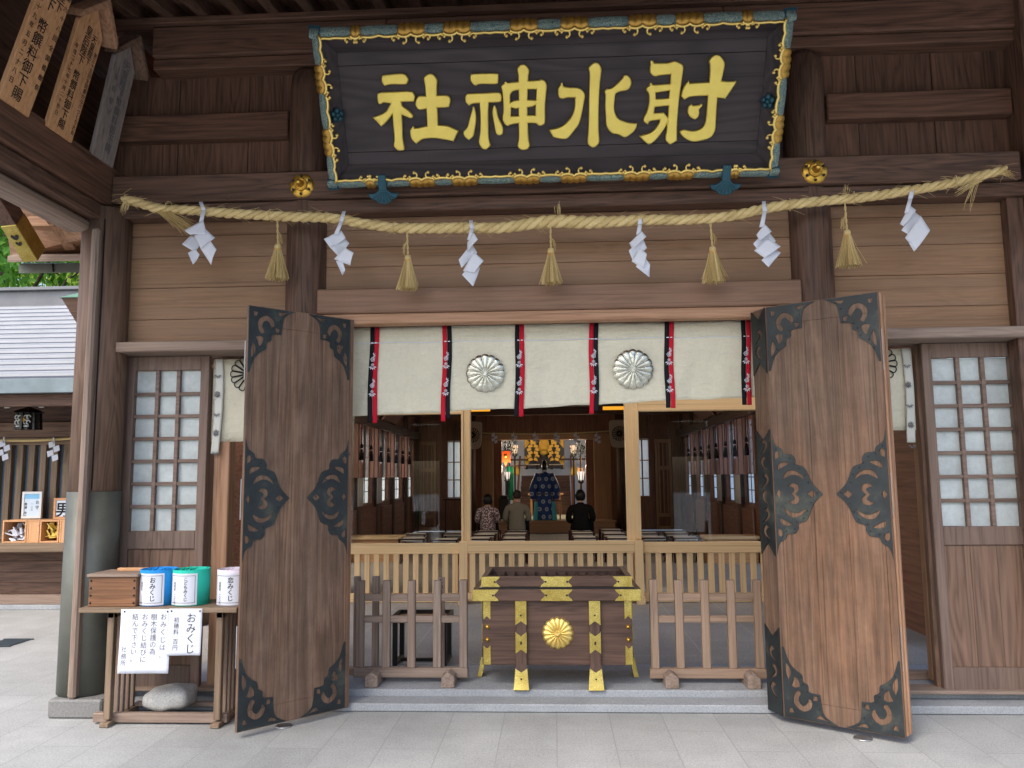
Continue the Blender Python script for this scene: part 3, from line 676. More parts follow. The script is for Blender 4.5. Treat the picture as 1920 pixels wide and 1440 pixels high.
for (s0, s1, inn, segs, bw) in sides:
    s0 = Vec(s0); s1 = Vec(s1); vert = abs(s1.x - s0.x) < 1e-6
    if vert: dd = (s1 - s0).normalized(); s0 = s0 + dd * .05; s1 = s1 - dd * .05
    L = (s1 - s0).length; d = (s1 - s0) / L; inn = Vec(inn); lp_pts = []
    for (ty, a, b) in segs:
        gold = ty == 'g'; W = (b - a) * L
        ns = max(2, round(W / .045)) if gold else max(1, round(W / .2)); q = 8 * ns; rows = []; blk = MB(); nl = (2 if W > .1 else 1) if gold else max(1, round(W / .1))
        for k in range(q + 1):
            t = a + (b - a) * k / q; bul = abs(sin(pi * ns * k / q)) ** .55; arc = abs(sin(pi * nl * k / q)) ** .6; big = sin(pi * k / q) ** .5
            inner = bw + (.018 if gold else .011) * arc - (.004 if gold else 0); outer = .008 - ((.006 * bul + .008 * big) if gold else .005 * bul)
            base = s0 + d * (t * L)
            def at(off, h): p = base + inn * off; return FP(p.x, p.y, h)
            hb = (.007 if gold else .003) * bul
            rows.append([at(outer + .012, -.09), at(outer, -.05 + hb), at(outer + .004, -.02 + hb), at((outer + inner) * .5, .004 + hb), at(inner - .004, .016), at(inner + .004, -.008)])
            p = base + inn * inner
            if vert or bw * .9 < t * L < L - bw * .9: lp_pts.append(FP(p.x, p.y, .017))
        blk.add([p for r in rows for p in r], [(i * 6 + j, i * 6 + j + 1, i * 6 + 7 + j, i * 6 + 6 + j) for i in range(q) for j in range(5)], True)
        pp('gilt_moulding' if gold else 'enamel_band', blk, GOLDBROWN if gold else BLUEBAND)
        if gold:   # curls where a gilt block meets an enamel one
            for e, sg in ((a, -1), (b, 1)):
                for r, sd in ((.036, -sg), (.021, sg)):
                    if W < .1 and sd == -sg: r = .024
                    c = s0 + d * (e * L + sd * r * 1.05) + inn * (bw + r * .95 + .004)
                    ang0 = atan2(-inn.y, -inn.x); hand = 1 if (d.x * inn.y - d.y * inn.x) > 0 else -1
                    path = spiral((c.x, c.y), r, ang0 - hand * sd * 1.3, .68, hand * sd)
                    lip.tube([FP(x, y, .014 + .010 * k / 22) for k, (x, y) in enumerate(path)], [.0088 - .003 * k / 22 for k in range(23)], 6); x, y = path[-1]; lip.ball(FP(x, y, .024), .0115, 8, 6)
    lip.tube(lp_pts, .0105, 6)
pp('gilt_lip', lip, GOLDEDGE)
for sx in (-1, 1):
    for b in (0, PHT):
        s_ = -1 if b > 0 else 1
        m = MB(); m.add([FP(sx * (HW + .012), b - s_ * .012, -.06), FP(sx * (HW - .075), b - s_ * .004, -.02), FP(sx * (HW - .07), b + s_ * .055, .018), FP(sx * (HW - .055), b + s_ * .07, .018), FP(sx * (HW + .004), b + s_ * .075, -.02)], [(0, 1, 2, 3, 4)]); m.add([FP(sx * HW, b, -.09)], [])
        m.build('corner_cap', TEAL, plaque, solid=.006)
# small teal flowers on the end slopes, clasps on the lower edge
for sx in (-1, 1):
    c = FP(sx * 1.465, .5, -.045); u = Vec(FP.u) ; tilt = Fr(c, (FP.u * 1.0 + FP.n * (sx * .75)), FP.v); m = MB()
    for k in range(5):
        a = 2 * pi * k / 5 + pi / 2; m.ball(tilt(.03 * cos(a), .03 * sin(a), .012), .021, 8, 6)
    m.ball(tilt(0, 0, .022), .016, 8, 6); pp('flower_boss', m, TEAL)
    m = MB(); x = sx * 1.195 + .015
    m.fbox(FP, x - .028, x + .028, -.01, .1, .0, .035)
    fan = smooth_loop([(-.03, -.015, 1), (-.06, -.045), (-.115, -.05, 1), (-.1, -.085), (-.07, -.1), (-.045, -.125), (0, -.14), (.045, -.125), (.07, -.1), (.1, -.085), (.115, -.05, 1), (.06, -.045), (.03, -.015, 1)], 4)
    plate(m, [[(a * .95 + x, b * .85 + .012) for a, b in fan]], FP, .03, .006)
    for k in range(-3, 4): m.tube([FP(x + k * .006, -.02, .03), FP(x + k * .027, -.07 - .02 * cos(k * .5), .03)], .006, 5)
    pp('clasp', m, TEAL, .004)
# the four characters, outlines taken from the photograph and laid on the panel
CHS = {
 'sha': (680, 120, 8.0, [
  [(290,150),(380,138),(605,125),(680,195),(675,255),(635,290),(430,288),(330,312),(285,240)],
  [(218,465),(250,408),(450,398),(715,392),(775,440),(785,475),(768,548),(580,550),(600,610),(680,670),(750,740),(755,785),(720,800),(660,775),(590,742),(600,900),(605,1080),(632,1240),(612,1275),(540,1278),(480,1225),(470,1190),(480,1100),(462,900),(450,735),(370,840),(285,920),(150,775),(250,745),(350,690),(420,575),(320,560),(270,585),(235,560)],
  [(915,195),(960,145),(1010,128),(1060,145),(1115,220),(1112,330),(1112,455),(1260,455),(1315,510),(1300,610),(1270,635),(1120,645),(1128,780),(1132,900),(1280,915),(1445,990),(1410,1050),(1365,1150),(1280,1128),(1100,1100),(950,1102),(880,1125),(810,1180),(740,1110),(718,1030),(720,965),(770,915),(795,945),(970,910),(962,760),(955,655),(850,670),(795,605),(795,550),(835,468),(945,462),(935,320)]]),
 'shin': (850, 110, 8.0, [
  [(250,290),(255,230),(285,215),(450,208),(650,212),(672,240),(668,355),(620,375),(400,372),(325,395),(258,330)],
  [(175,570),(190,525),(230,510),(450,505),(670,495),(715,545),(718,590),(695,640),(530,650),(522,800),(525,1000),(532,1180),(562,1290),(490,1352),(425,1325),(382,1235),(400,1100),(405,900),(390,655),(290,665),(235,695),(185,640)],
  [(298,695),(325,745),(342,900),(320,1060),(300,1150),(235,1210),(170,1155),(152,1080),(210,1010),(245,880)],
  [(612,685),(645,740),(670,860),(735,1000),(745,1060),(735,1120),(690,1140),(640,1110),(610,970),(585,830),(588,740)],
  [(952,155),(975,105),(1025,75),(1080,92),(1132,170),(1118,260),(1115,325),(1260,318),(1320,305),(1370,335),(1395,400),(1385,520),(1372,700),(1372,930),(1345,985),(1280,1002),(1230,965),(1115,960),(1120,1100),(1130,1220),(1145,1290),(1110,1350),(1040,1362),(985,1335),(962,1290),(980,1180),(975,960),(860,980),(815,1005),(770,970),(735,890),(748,760),(735,520),(712,410),(750,365),(795,340),(810,350),(968,335),(965,240)],
  'h', [(870,500),(895,480),(972,465),(975,610),(900,620),(848,650),(848,540)], 'h', [(1110,455),(1240,455),(1232,615),(1108,608)], 'h', [(865,725),(935,745),(972,735),(975,850),(862,852)], 'h', [(1108,725),(1180,715),(1228,690),(1225,838),(1108,840)]]),
 'sui': (1020, 100, 7.579, [
  [(190,520),(205,470),(255,410),(270,460),(350,480),(470,485),(540,525),(572,590),(560,690),(530,860),(490,1000),(420,1100),(340,1195),(270,1215),(140,1190),(100,1140),(68,1080),(200,1050),(290,1000),(380,900),(425,780),(432,630),(330,628),(250,645),(200,610)],
  [(620,210),(660,160),(710,130),(765,145),(805,220),(800,300),(785,430),(772,650),(768,900),(770,1080),(780,1250),(745,1310),(695,1338),(640,1310),(612,1260),(622,1100),(628,900),(630,600),(635,300)],
  [(850,545),(880,505),(945,495),(1030,430),(1105,350),(1115,320),(1170,310),(1215,360),(1230,430),(1205,495),(1160,530),(1080,545),(1010,575),(995,660),(988,780),(1010,870),(1060,935),(1160,975),(1240,990),(1315,992),(1300,1060),(1250,1130),(1145,1195),(1050,1155),(950,1130),(880,1035),(868,900),(858,750),(862,600)]]),
 'sha2': (1190, 95, 7.58, [
  [(200,260),(215,190),(245,150),(262,178),(450,178),(545,155),(610,175),(672,230),(660,380),(625,620),(605,850),(590,1060),(588,1285),(500,1335),(455,1310),(425,1255),(442,1140),(448,1040),(405,1120),(330,1225),(270,1290),(195,1332),(125,1290),(50,1210),(180,1180),(265,1130),(330,1040),(345,985),(210,1005),(180,1050),(125,1020),(118,960),(160,870),(188,760),(192,680),(185,620),(152,560),(165,520),(235,465),(260,490),(490,475),(495,345),(350,358),(270,372),(210,330)],
  'h', [(285,605),(480,575),(470,680),(288,692)], 'h', [(275,805),(468,788),(460,955),(405,885),(262,888)],
  [(1035,165),(1075,100),(1140,68),(1205,95),(1258,180),(1250,280),(1215,440),(1330,448),(1425,440),(1410,485),(1270,695),(1160,680),(1150,800),(1140,1000),(1130,1130),(1085,1220),(1010,1265),(840,1300),(730,1270),(660,1215),(622,1155),(690,1125),(790,1145),(880,1135),(950,1095),(990,1020),(1005,900),(1022,650),(880,655),(770,665),(690,705),(650,660),(655,600),(690,510),(750,430),(760,470),(1040,455),(1050,310),(1048,215)],
  [(738,850),(755,795),(795,762),(815,785),(880,782),(950,765),(930,810),(900,850),(905,890),(885,950),(835,982),(770,945),(742,900)]])}
PO = FP(0, 0, IN + .002)
for nm, (ox, oy, s, loops) in CHS.items():
    m = MB(); outs = []; cur = None; hole = False
    for l in loops:
        if l == 'h': hole = True; continue
        pts = []
        for (x, y) in l:
            w3 = VP(ox + x / s, oy + y / s, PO, FP.n) - FP.o; pts.append((w3.dot(FP.u), w3.dot(FP.v)))
        # soften the traced outline a little but keep its corners
        n = len(pts); pc = []
        for i in range(n):
            a = Vec(pts[i]) - Vec(pts[i - 1]); b = Vec(pts[(i + 1) % n]) - Vec(pts[i]); cor = a.length > 0 and b.length > 0 and a.normalized().dot(b.normalized()) < .45
            pc.append(pts[i] + ((1,) if cor or hole else ()))
        lp = smooth_loop(pc, 4)
        if hole: outs[-1].append(lp); hole = False
        else: outs.append([lp])
    Fc = Fr(FP(0, 0, IN + .002), FP.u, FP.v, FP.n)
    for grp in outs: plate(m, grp, Fc, .036, .011, 2)
    pp('gold_character', m, GOLDLEAF)
# ------------------------------------------------------------ straw rope, tassels, paper streamers
random.seed(4)
RY = -.2
rp = [(231, 372, .8), (262, 381, .9), (300, 392, .95), (350, 394, .95), (430, 400, 1), (500, 404, 1), (560, 407, 1), (620, 409, 1), (680, 419, 1), (740, 427, 1), (800, 428, 1.05), (870, 427, 1.1), (940, 427, 1.1), (1000, 419, 1.2), (1040, 415, 1.3), (1100, 417, 1.25), (1160, 415, 1.1), (1220, 412, 1.05), (1290, 412, 1), (1370, 405, 1), (1450, 388, 1), (1530, 378, .98), (1620, 370, .95), (1700, 358, .95), (1780, 344, .92), (1840, 329, .88), (1886, 318, .8)]
ctl = [(V(x, y, RY), s) for x, y, s in rp]
def crv(ctl, n):
    out = []; m = len(ctl)
    for i in range(m - 1):
        p0 = ctl[max(i - 1, 0)]; p1 = ctl[i]; p2 = ctl[i + 1]; p3 = ctl[min(i + 2, m - 1)]
        for k in range(n):
            t = k / n
            def c(a, b, c_, d): return .5 * ((2 * b) + (c_ - a) * t + (2 * a - 5 * b + 4 * c_ - d) * t * t + (3 * b - a - 3 * c_ + d) * t ** 3)
            out.append((c(p0[0], p1[0], p2[0], p3[0]), c(p0[1], p1[1], p2[1], p3[1])))
    out.append(ctl[-1]); return out
cl = crv(ctl, 14)
rope = thing('straw_rope', 'long twisted straw rope hanging across the whole front of the shrine', 'rope', tuple(cl[0][0]))
m = MB(); Ls = [0]
for i in range(1, len(cl)): Ls.append(Ls[-1] + (cl[i][0] - cl[i - 1][0]).length)
for st in range(3):
    path = []; rs = []
    for i, (p, s) in enumerate(cl):
        t = (cl[min(i + 1, len(cl) - 1)][0] - cl[max(i - 1, 0)][0]).normalized(); a = t.cross(Vec((0, 1, 0))).normalized(); b = a.cross(t)
        ph = Ls[i] * 2 * pi / .21 + st * 2 * pi / 3
        path.append(p + (a * cos(ph) + b * sin(ph)) * .0172 * s); rs.append(.0198 * s * (1 + .06 * sin(i * 1.7 + st)))
    m.tube(path, rs, 9)
m.build('rope_strands', STRAW, rope)
m = MB()
def wisp(m, p, d, L, r=.0011, sag=.3):
    d = Vec(d).normalized(); q = [p]; v = d * (L / 4)
    for k in range(4): v = v + Vec((random.uniform(-.1, .1), random.uniform(-.05, .05), -sag * .25)) * L * .25; q.append(q[-1] + v)
    m.tube(q, [r, r, r, r * .9, r * .6], 3, False, False)
for i in range(380):
    p, s = random.choice(cl); a = random.uniform(0, 2 * pi)
    p = p + Vec((0, -abs(sin(a)) * .033, cos(a) * .033)); sg = random.choice((-1, 1))
    wisp(m, p, (sg * random.uniform(.5, 1), random.uniform(-.3, .0), random.uniform(-.5, .35) if cos(a) < .3 else random.uniform(0, .5)), random.uniform(.03, .11))
for (px, py, dx, dz, n, L) in ((300, 395, 1, -.45, 70, .3), (305, 398, 1, -.62, 30, .25), (240, 372, -.3, -1, 30, .1), (1840, 335, -1, -.35, 24, .22), (1830, 338, -.45, -1, 8, .2), (1045, 402, .05, 1, 10, .1), (1585, 366, .2, 1, 8, .1), (1880, 320, .8, -.5, 14, .08)):
    for i in range(n):
        p = V(px + random.uniform(-6, 6), py + random.uniform(-5, 5), RY - .02)
        wisp(m, p, (dx + random.uniform(-.14, .14), random.uniform(-.12, .05), dz + random.uniform(-.16, .16)), L * random.uniform(.5, 1.05), .0016, .25)
m.build('loose_straw', STRAW, rope)
for (x, y) in ((317, 389), (508, 404), (613, 409), (740, 428), (1600, 371), (1480, 384), (1790, 341), (870, 428)):
    p = V(x, y, RY); MB().tube([p + Vec((0.006 * sin(k * .8), cos(2 * pi * k / 12) * .043, sin(2 * pi * k / 12) * .043)) for k in range(12)], .0035, 5, closed=True).build('rope_binding', STRAW, rope)
def tassel(x, y, x2, y2, y3, wd, label, seed, side):
    random.seed(seed)
    top = V(x, y, RY - .005); neck = V(x2, y2, RY - .01); bot = V(x2, y3, RY - .01); R = wd / 2
    t = thing('straw_tassel', label, 'tassel', tuple(bot), 'straw tassels on the rope')
    H = neck.z - bot.z
    m = MB()
    for i in range(340):
        a = random.uniform(0, 2 * pi); q = sqrt(random.uniform(.05, 1)); r0 = .019 * q
        fl = q * R * random.uniform(.85, 1.1); 
        if random.random() < .06: fl *= 1.35
        e = Vec((cos(a) * fl, sin(a) * fl * .8, -H * random.uniform(.93, 1.02) + (0.02 if q > .9 and random.random() < .3 else 0)))
        s0 = neck + Vec((cos(a) * r0, sin(a) * r0, -.012)); mid = neck + Vec((cos(a) * (r0 * .6 + fl * .42), sin(a) * (r0 * .6 + fl * .34), -H * .48))
        m.tube([s0, mid, neck + e], [.0019, .0023, .0018], 3, False, True)
    m.build('straw_skirt', STRAW, t)
    m = MB().lathe([(.008, .012), (.02, .006), (.0245, -.01), (.0225, -.024), (.02, -.034)], tuple(neck), 14); m.build('straw_knot', STRAW, t)
    m = MB(); m.tube([neck + Vec((.0225 * cos(q * pi / 8), .0225 * sin(q * pi / 8), -.03)) for q in range(16)], .0028, 5, closed=True); m.tube([neck + Vec((.022 * cos(q * pi / 8), .022 * sin(q * pi / 8), -.036)) for q in range(16)], .0028, 5, closed=True)
    m.build('binding', plain('ochre_twine', S(206, 160, 78), .8), t)
    m = MB()
    for ph in (0, pi):
        m.tube([top + (neck - top) * (k / 16) + Vec((cos(k * .9 + ph), sin(k * .9 + ph), 0)) * .0045 for k in range(17)], .004, 5)
    kx = neck + (top - neck) * .55
    m.ball(kx, .009, 8, 6)
    for i in range(22):
        e = kx + Vec((side * random.uniform(.015, .04), random.uniform(-.015, .015), -random.uniform(.05, .1)))
        m.tube([kx, (kx + e) / 2 + Vec((side * .008, 0, .006)), e], .0012, 3, False)
    m.build('cord', STRAW, t)
tassel(520, 412, 521, 460, 524, .155, 'straw tassel left of the column, leftmost of the five', 1, 1)
tassel(763, 430, 765, 481, 543, .155, 'straw tassel just below the left end of the lintel, between two paper streamers', 2, -1)
tassel(1032, 425, 1033, 468, 532, .15, 'straw tassel in the middle of the rope, above the offering box', 3, 1)
tassel(1331, 410, 1336, 465, 530, .155, 'straw tassel under the right lower corner of the plaque', 4, 1)
tassel(1584, 380, 1588, 434, 500, .17, 'straw tassel right of the right column, rightmost of the five', 5, -1)
def shide(loops, stem, label, seed, dz=.0):
    """paper streamer: folded leaves given as px quads, from the top fold to the lowest leaf"""
    random.seed(seed); m = MB(); n = len(loops)
    for i, q in enumerate(loops):
        y0 = RY - .035 - .012 * i; sl = random.uniform(-.02, .02) + (.03 if i % 2 else -.015)
        pts = [V(x, y, y0 + (sl if k in (1, 2) else 0) - (.008 if k in (2, 3) else 0)) for k, (x, y) in enumerate(q)]
        def fn(a, b, pts=pts):
            p = pts[0] * (1 - a) * (1 - b) + pts[1] * a * (1 - b) + pts[2] * a * b + pts[3] * (1 - a) * b
            return p + Vec((0, .012 * sin(pi * a) * (1 if sl > 0 else -1) * b, 0))
        m.grid(fn, 6, 6)
    st = [V(x, y, RY - .047 if k else RY - .02) for k, (x, y) in enumerate(stem)]
    for a, b in zip(st[:-1], st[1:]):
        m.add([a + Vec((-.013, 0, 0)), a + Vec((.013, 0, 0)), b + Vec((.016, .0, 0)), b + Vec((-.016, .0, 0))], [(0, 1, 2, 3)], True)
    o = m.build('paper_streamer', PAPER, solid=.0008)
    tag(o, label, 'paper streamer', 'zigzag paper streamers on the rope')
shide([[(345, 432), (381, 413), (388, 440), (356, 440)], [(341, 458), (358, 441), (384, 438), (366, 473)], [(364, 441), (386, 430), (403, 446), (378, 470)], [(352, 474), (366, 466), (374, 477), (362, 496)], [(376, 466), (394, 451), (406, 468), (396, 497)]],
      [(376, 378), (382, 394), (376, 420)], 'white zigzag paper streamer at the far left of the rope, before the tan planks', 1)
shide([[(607, 448), (640, 432), (648, 446), (620, 466)], [(619, 464), (645, 444), (655, 456), (634, 480)], [(626, 486), (646, 464), (663, 474), (657, 498)], [(630, 490), (640, 482), (647, 505), (642, 516)]],
      [(645, 396), (640, 415), (630, 440)], 'white paper streamer in front of the left column', 2)
shide([[(876, 455), (888, 436), (896, 449), (876, 472)], [(860, 487), (884, 456), (895, 474), (865, 502)], [(868, 508), (888, 472), (907, 489), (889, 512)], [(866, 515), (884, 495), (900, 502), (887, 537)]],
      [(883, 413), (885, 428), (880, 450)], 'white paper streamer left of the middle tassel, longest and thickest of the streamers', 3)
shide([[(1180, 456), (1203, 433), (1212, 444), (1186, 468)], [(1179, 470), (1204, 444), (1213, 465), (1186, 488)], [(1184, 490), (1200, 464), (1213, 476), (1206, 504)], [(1192, 500), (1206, 478), (1219, 496), (1218, 520)]],
      [(1200, 402), (1200, 420), (1197, 440)], 'slim white paper streamer right of the middle tassel, seen edge on', 4)
shide([[(1418, 440), (1434, 420), (1447, 434), (1424, 452)], [(1412, 457), (1438, 430), (1455, 452), (1424, 472)], [(1414, 470), (1440, 446), (1464, 462), (1434, 484)], [(1428, 488), (1448, 462), (1464, 474), (1441, 501)]],
      [(1432, 377), (1434, 396), (1428, 426)], 'white paper streamer beside the right column, left of it', 5)
shide([[(1687, 420), (1706, 385), (1718, 394), (1694, 424)], [(1690, 432), (1714, 396), (1728, 408), (1704, 440)], [(1697, 446), (1726, 404), (1744, 432), (1716, 470)], [(1704, 455), (1720, 440), (1722, 458), (1714, 472)]],
      [(1712, 350), (1707, 372), (1700, 400)], 'white paper streamer at the far right of the rope', 6)

# ------------------------------------------------------------ curtain in the doorway
CYT = .17
cu = thing('shrine_curtain', 'wide cream curtain with silver chrysanthemum crests and red and black ribbons in the doorway', 'curtain', (0, CYT, 2.03))
cx0, cx1 = V(640, 620, CYT).x, V(1420, 600, CYT).x; ctop = 2.715
rib = [(702, 1), (839, 0), (976, 1), (1115, 0), (1256, 1), (1401, 1)]
rx = [V(x, 690, CYT).x for x, s in rib]
def cbot(x):
    z = 2.047 + .036 * (x - cx0)
    for r in rx: pass
    return z + .003 * sin(x * 9) - .002 * sin(x * 23 + 1)
def cdep(x, t): return CYT + .02 * sin(x * 5.2 + 1) * t + .006 * sin(x * 3 + t * 9) * t + .007 * sin(x * 17 + t * 3) * t + .004 * sin(x * 41 + 5 * t) * t + .004 * sin(t * 24 + x * 3) * (t < .22)
m = MB(); m.grid(lambda a, b: Vec((cx0 + (cx1 - cx0) * a, cdep(cx0 + (cx1 - cx0) * a, b), ctop + (cbot(cx0 + (cx1 - cx0) * a) - ctop) * b)), 150, 22)
m.build('cloth', CREAM, cu, solid=.003)
m = MB(); n = 120
m.tube([Vec((cx0 + (cx1 - cx0) * k / n, cdep(cx0 + (cx1 - cx0) * k / n, .16) - .007, ctop - .115 - .004 * sin(k * .33) - .006 * abs(sin(pi * k / n * 5.6)))) for k in range(n + 1)], .0028, 5)
m.build('stitching_cord', PAPER, cu)
def blossom(m, F, s):
    for k in range(5):
        a = 2 * pi * k / 5 + .5
        m.tube([F(s * (.5 * cos(a)) + s * .28 * cos(q * pi / 4), s * .5 * sin(a) + s * .28 * sin(q * pi / 4)) for q in range(8)], s * .09, 4, False, closed=True)
def leafspray(m, F, s):
    for k in range(5):
        a = -1.2 + k * .6 - pi / 2; c = (s * .55 * cos(a), s * .55 * sin(a)); b = Vec((cos(a), sin(a))); q = Vec((-sin(a), cos(a)))
        pts = [b * (s * .2), b * (s * .55) + q * (s * .12), b * (s * .95), b * (s * .55) - q * (s * .12)]
        m.prism([(p.x, p.y) for p in pts], F, 0, .001)
for (x, sw), cxr in zip(rib, rx):
    for j in (0, 1):
        col = (BLACKC if (j == 0) == bool(sw) else REDC)
        xl = cxr + (-.034 if j == 0 else .001); xr = cxr + (-.001 if j == 0 else .034)
        zb = cbot(cxr) - .055 - .012 * (j == (1 if sw else 0)) + .01 * j
        def fn(a, b, xl=xl, xr=xr, zb=zb):
            xx = xl + (xr - xl) * a; t = b * .95 + .05; lean = -.012 * b
            return Vec((xx + lean + .004 * sin(b * 7 + xl * 9), cdep(xx, min(t, 1)) - .0075 - .006 * b - .002 * j, ctop + (zb - ctop) * b))
        MB().grid(fn, 3, 24).build('ribbon', col, cu, solid=.002)
    m = MB()
    for z, ty in ((.245, 0), (.315, 1), (.215, 2), (.44, 0), (.515, 1), (.41, 2)):
        F = Fr((cxr - .006 - .008 * z, cdep(cxr, .5) - .026, ctop - z), (1, 0, 0), (0, 0, 1), (0, -1, 0))
        if ty == 0: blossom(m, F, .021)
        elif ty == 1: leafspray(m, Fr(F(0, .02), F.u, F.v, F.n), .034); blossom(m, Fr(F(0, .03), F.u, F.v, F.n), .014)
        else: leafspray(m, Fr(F(0, 0), F.v, F.u * -1, F.n), .026)
    for q in (-1, 1): m.fbox(Fr((cxr + q * .013, cdep(cxr, .1) - .018, ctop - .118), (1, 0, 0), (0, 0, 1), (0, -1, 0)), -.008, .008, -.003, .003, 0, .002)
    m.build('blossom_print', PAPER, cu)
for (x, y, r) in ((910, 700, 37), (1187, 692, 38)):
    p = V(x, y, CYT - .03); F = wall_frame(p.x, p.y, p.z)
    chrys(F, r / 1500 * 5.8, 16, .015).build('silver_crest', SILVER, cu)
# side curtains behind the sliding doors
def side_curtain(xa, xb, za, zb, xr, y, crest, label):
    t = thing('side_curtain', label, 'curtain', ((xa + xb) / 2, y, zb))
    MB().grid(lambda a, b: Vec((xa + (xb - xa) * a, y + .012 * sin(a * 9) * b, za + (zb - za) * b)), 24, 8).build('cloth', CREAM, t, solid=.003)
    MB().grid(lambda a, b: Vec((xr - .03 + .06 * a + .01 * sin(b * 4), y - .012 - .01 * b, za + (zb - .09 - za) * b)), 4, 16).build('ribbon', cloth('pale_grey_ribbon', S(206, 208, 200)), t, solid=.002)
    m = MB()
    for k in range(5):
        F = wall_frame(xr - .002, y - .025, za - .12 - k * .145); (blossom(m, F, .024), leafspray(m, Fr(F(0, -.005), F.u, F.v, F.n), .03)) if k % 2 else leafspray(m, F, .034)
    m.build('blossom_print', INKGREY, t)
    F = wall_frame(crest[0], y - .016, crest[1]); flower_line(F, .135, 16, .008).build('outlined_crest', INK, t)
side_curtain(V(399, 700, .2).x, -1.72, 2.5, V(420, 828, .2).z, V(409, 750, .2).x, .21, (V(466, 701, .2).x, V(466, 701, .2).z), 'pale curtain with an outlined black flower crest beside the left sliding door')
side_curtain(1.95, V(1716, 700, .2).x, 2.5, V(1700, 806, .2).z, V(1706, 730, .2).x, .24, (V(1649, 681, .2).x, V(1649, 681, .2).z), 'pale curtain with grey ribbon beside the right sliding door')

# ------------------------------------------------------------ name boards standing on the side beam
def name_board(pb, pt, w_px, label, mat, cols, ink, grp):
    """pb: px of the lower near corner line centre (bottom), pt: px of peak"""
    Bx = -3.24; b = VX(pb[0], pb[1], Bx); t = V(pt[0], pt[1], b.y)
    vdir = (t - b); H = vdir.length; vdir.normalize(); u = Vec((0, 1, 0)); n = u.cross(vdir).normalized()
    if n.x < 0: n = -n
    F = Fr(b, u, vdir, n); hw = w_px / 2
    root = thing('name_board', label, 'name board', tuple(b), grp)
    poly = [(-hw, 0), (hw, 0), (hw, H - .16), (0, H), (-hw, H - .16)]
    MB().prism(poly, F, -.03, 0).build('board', mat, root, bevel=.003)
    m = MB(); q = H + .02
    cap = MB().prism([(0, q), (hw + .07, q - .2), (hw + .07, q - .15), (0, q + .055)], F, -.045, .07).prism([(0, q), (0, q + .055), (-hw - .07, q - .15), (-hw - .07, q - .2)], F, -.045, .07)
    cap.build('roof_cap', w_orange('y') if ink is INK else w_brown('y'), root, bevel=.003)
    m = MB(); fn = lambda a, b2: F(a, b2, .0025)
    for (s, a, top, bot, size) in cols:   # each column is spaced to run from top to bot (shares of the board's height)
        L = H * (bot - top); nu = sum(.6 if ch == ' ' else 1 for ch in s); size = min(size, L / nu * 1.02); vtext(m, s, fn, a, H * (1 - top), size, L / nu / size, .008)
    m.build('brush_lettering', ink, root)
name_board((27, 202), (150, -130), .27, 'honey coloured name board with black brush lettering at the left edge of the photo', w_honey('z'),
  [('天皇陛下', .052, .2, .44, .085), ('皇后陛下 幣饌料御下賜', -.02, .17, .97, .088), ('第六十八回全国植樹祭', .108, .32, .88, .04), ('平成二十九年五月二十八日', -.1, .32, .92, .04)], INK, 'boards on the side beam')
name_board((112, 253), (184, 14), .27, 'honey coloured name board standing in the middle of the side beam', w_honey('z'),
  [('天皇陛下', .052, .19, .43, .078), ('皇后陛下 幣饌料御下賜', -.016, .16, .96, .08), ('第三十五回全国豊かな海づくり大会', .106, .3, .95, .036), ('平成二十七年十月二十四日', -.092, .34, .9, .036)], INK, 'boards on the side beam')
name_board((193, 302), (244, 82), .27, 'weathered grey name board with faded lettering nearest the hall wall', w_greybrd('z'),
  [('天皇陛下幣饌料御下賜', .02, .14, .92, .085), ('皇后陛下', -.07, .3, .7, .05)], INKGREY, 'boards on the side beam')
# ------------------------------------------------------------ offering box
def fit_plate(m, F, a0, a1, b0, b1, ends, th=.004):
    """gilt plate; ends: which ends are swallow-tailed: 'l','r','b','t'"""
    n = .32 * min(b1 - b0, 9) if ('l' in ends or 'r' in ends) else .32 * (a1 - a0)
    lp = []
    if 'l' in ends or 'r' in ends:
        h = b1 - b0; k = h * .42
        L = [(a0, b0, 1), (a0 + k * .3, b0 + h * .2), (a0 + k * .62, b0 + h * .3), (a0 + k, b0 + h * .5, 1), (a0 + k * .62, b0 + h * .7), (a0 + k * .3, b0 + h * .8), (a0, b1, 1)] if 'l' in ends else [(a0, b0, 1), (a0, b1, 1)]
        R = [(a1, b1, 1), (a1 - k * .3, b0 + h * .8), (a1 - k * .62, b0 + h * .7), (a1 - k, b0 + h * .5, 1), (a1 - k * .62, b0 + h * .3), (a1 - k * .3, b0 + h * .2), (a1, b0, 1)] if 'r' in ends else [(a1, b1, 1), (a1, b0, 1)]
        lp = L + R
    else:
        w_ = a1 - a0; k = w_ * .42
        B = [(a0, b0, 1), (a0 + w_ * .2, b0 + k * .3), (a0 + w_ * .3, b0 + k * .62), (a0 + w_ * .5, b0 + k, 1), (a0 + w_ * .7, b0 + k * .62), (a0 + w_ * .8, b0 + k * .3), (a1, b0, 1)] if 'b' in ends else [(a0, b0, 1), (a1, b0, 1)]
        T = [(a1, b1, 1), (a0 + w_ * .8, b1 - k * .3), (a0 + w_ * .7, b1 - k * .62), (a0 + w_ * .5, b1 - k, 1), (a0 + w_ * .3, b1 - k * .62), (a0 + w_ * .2, b1 - k * .3), (a0, b1, 1)] if 't' in ends else [(a1, b1, 1), (a0, b1, 1)]
        lp = B + T
    plate(m, [smooth_loop(lp, 4)], F, th, .0012)
BX = .012; BY = .22
ob = thing('offering_box', 'dark wooden offering box with gilt plates and gold chrysanthemum crest', 'offering box', (BX, BY + .32, .1))
def bp(name, mb, mat, bevel=0.0, parent=None): return mb.build(name, mat, parent or ob, bevel=bevel)
zl0, zl1, zt1 = V(1045, 1127, BY - .02).z, V(1045, 1105, BY - .02).z, V(1045, 1081, BY).z
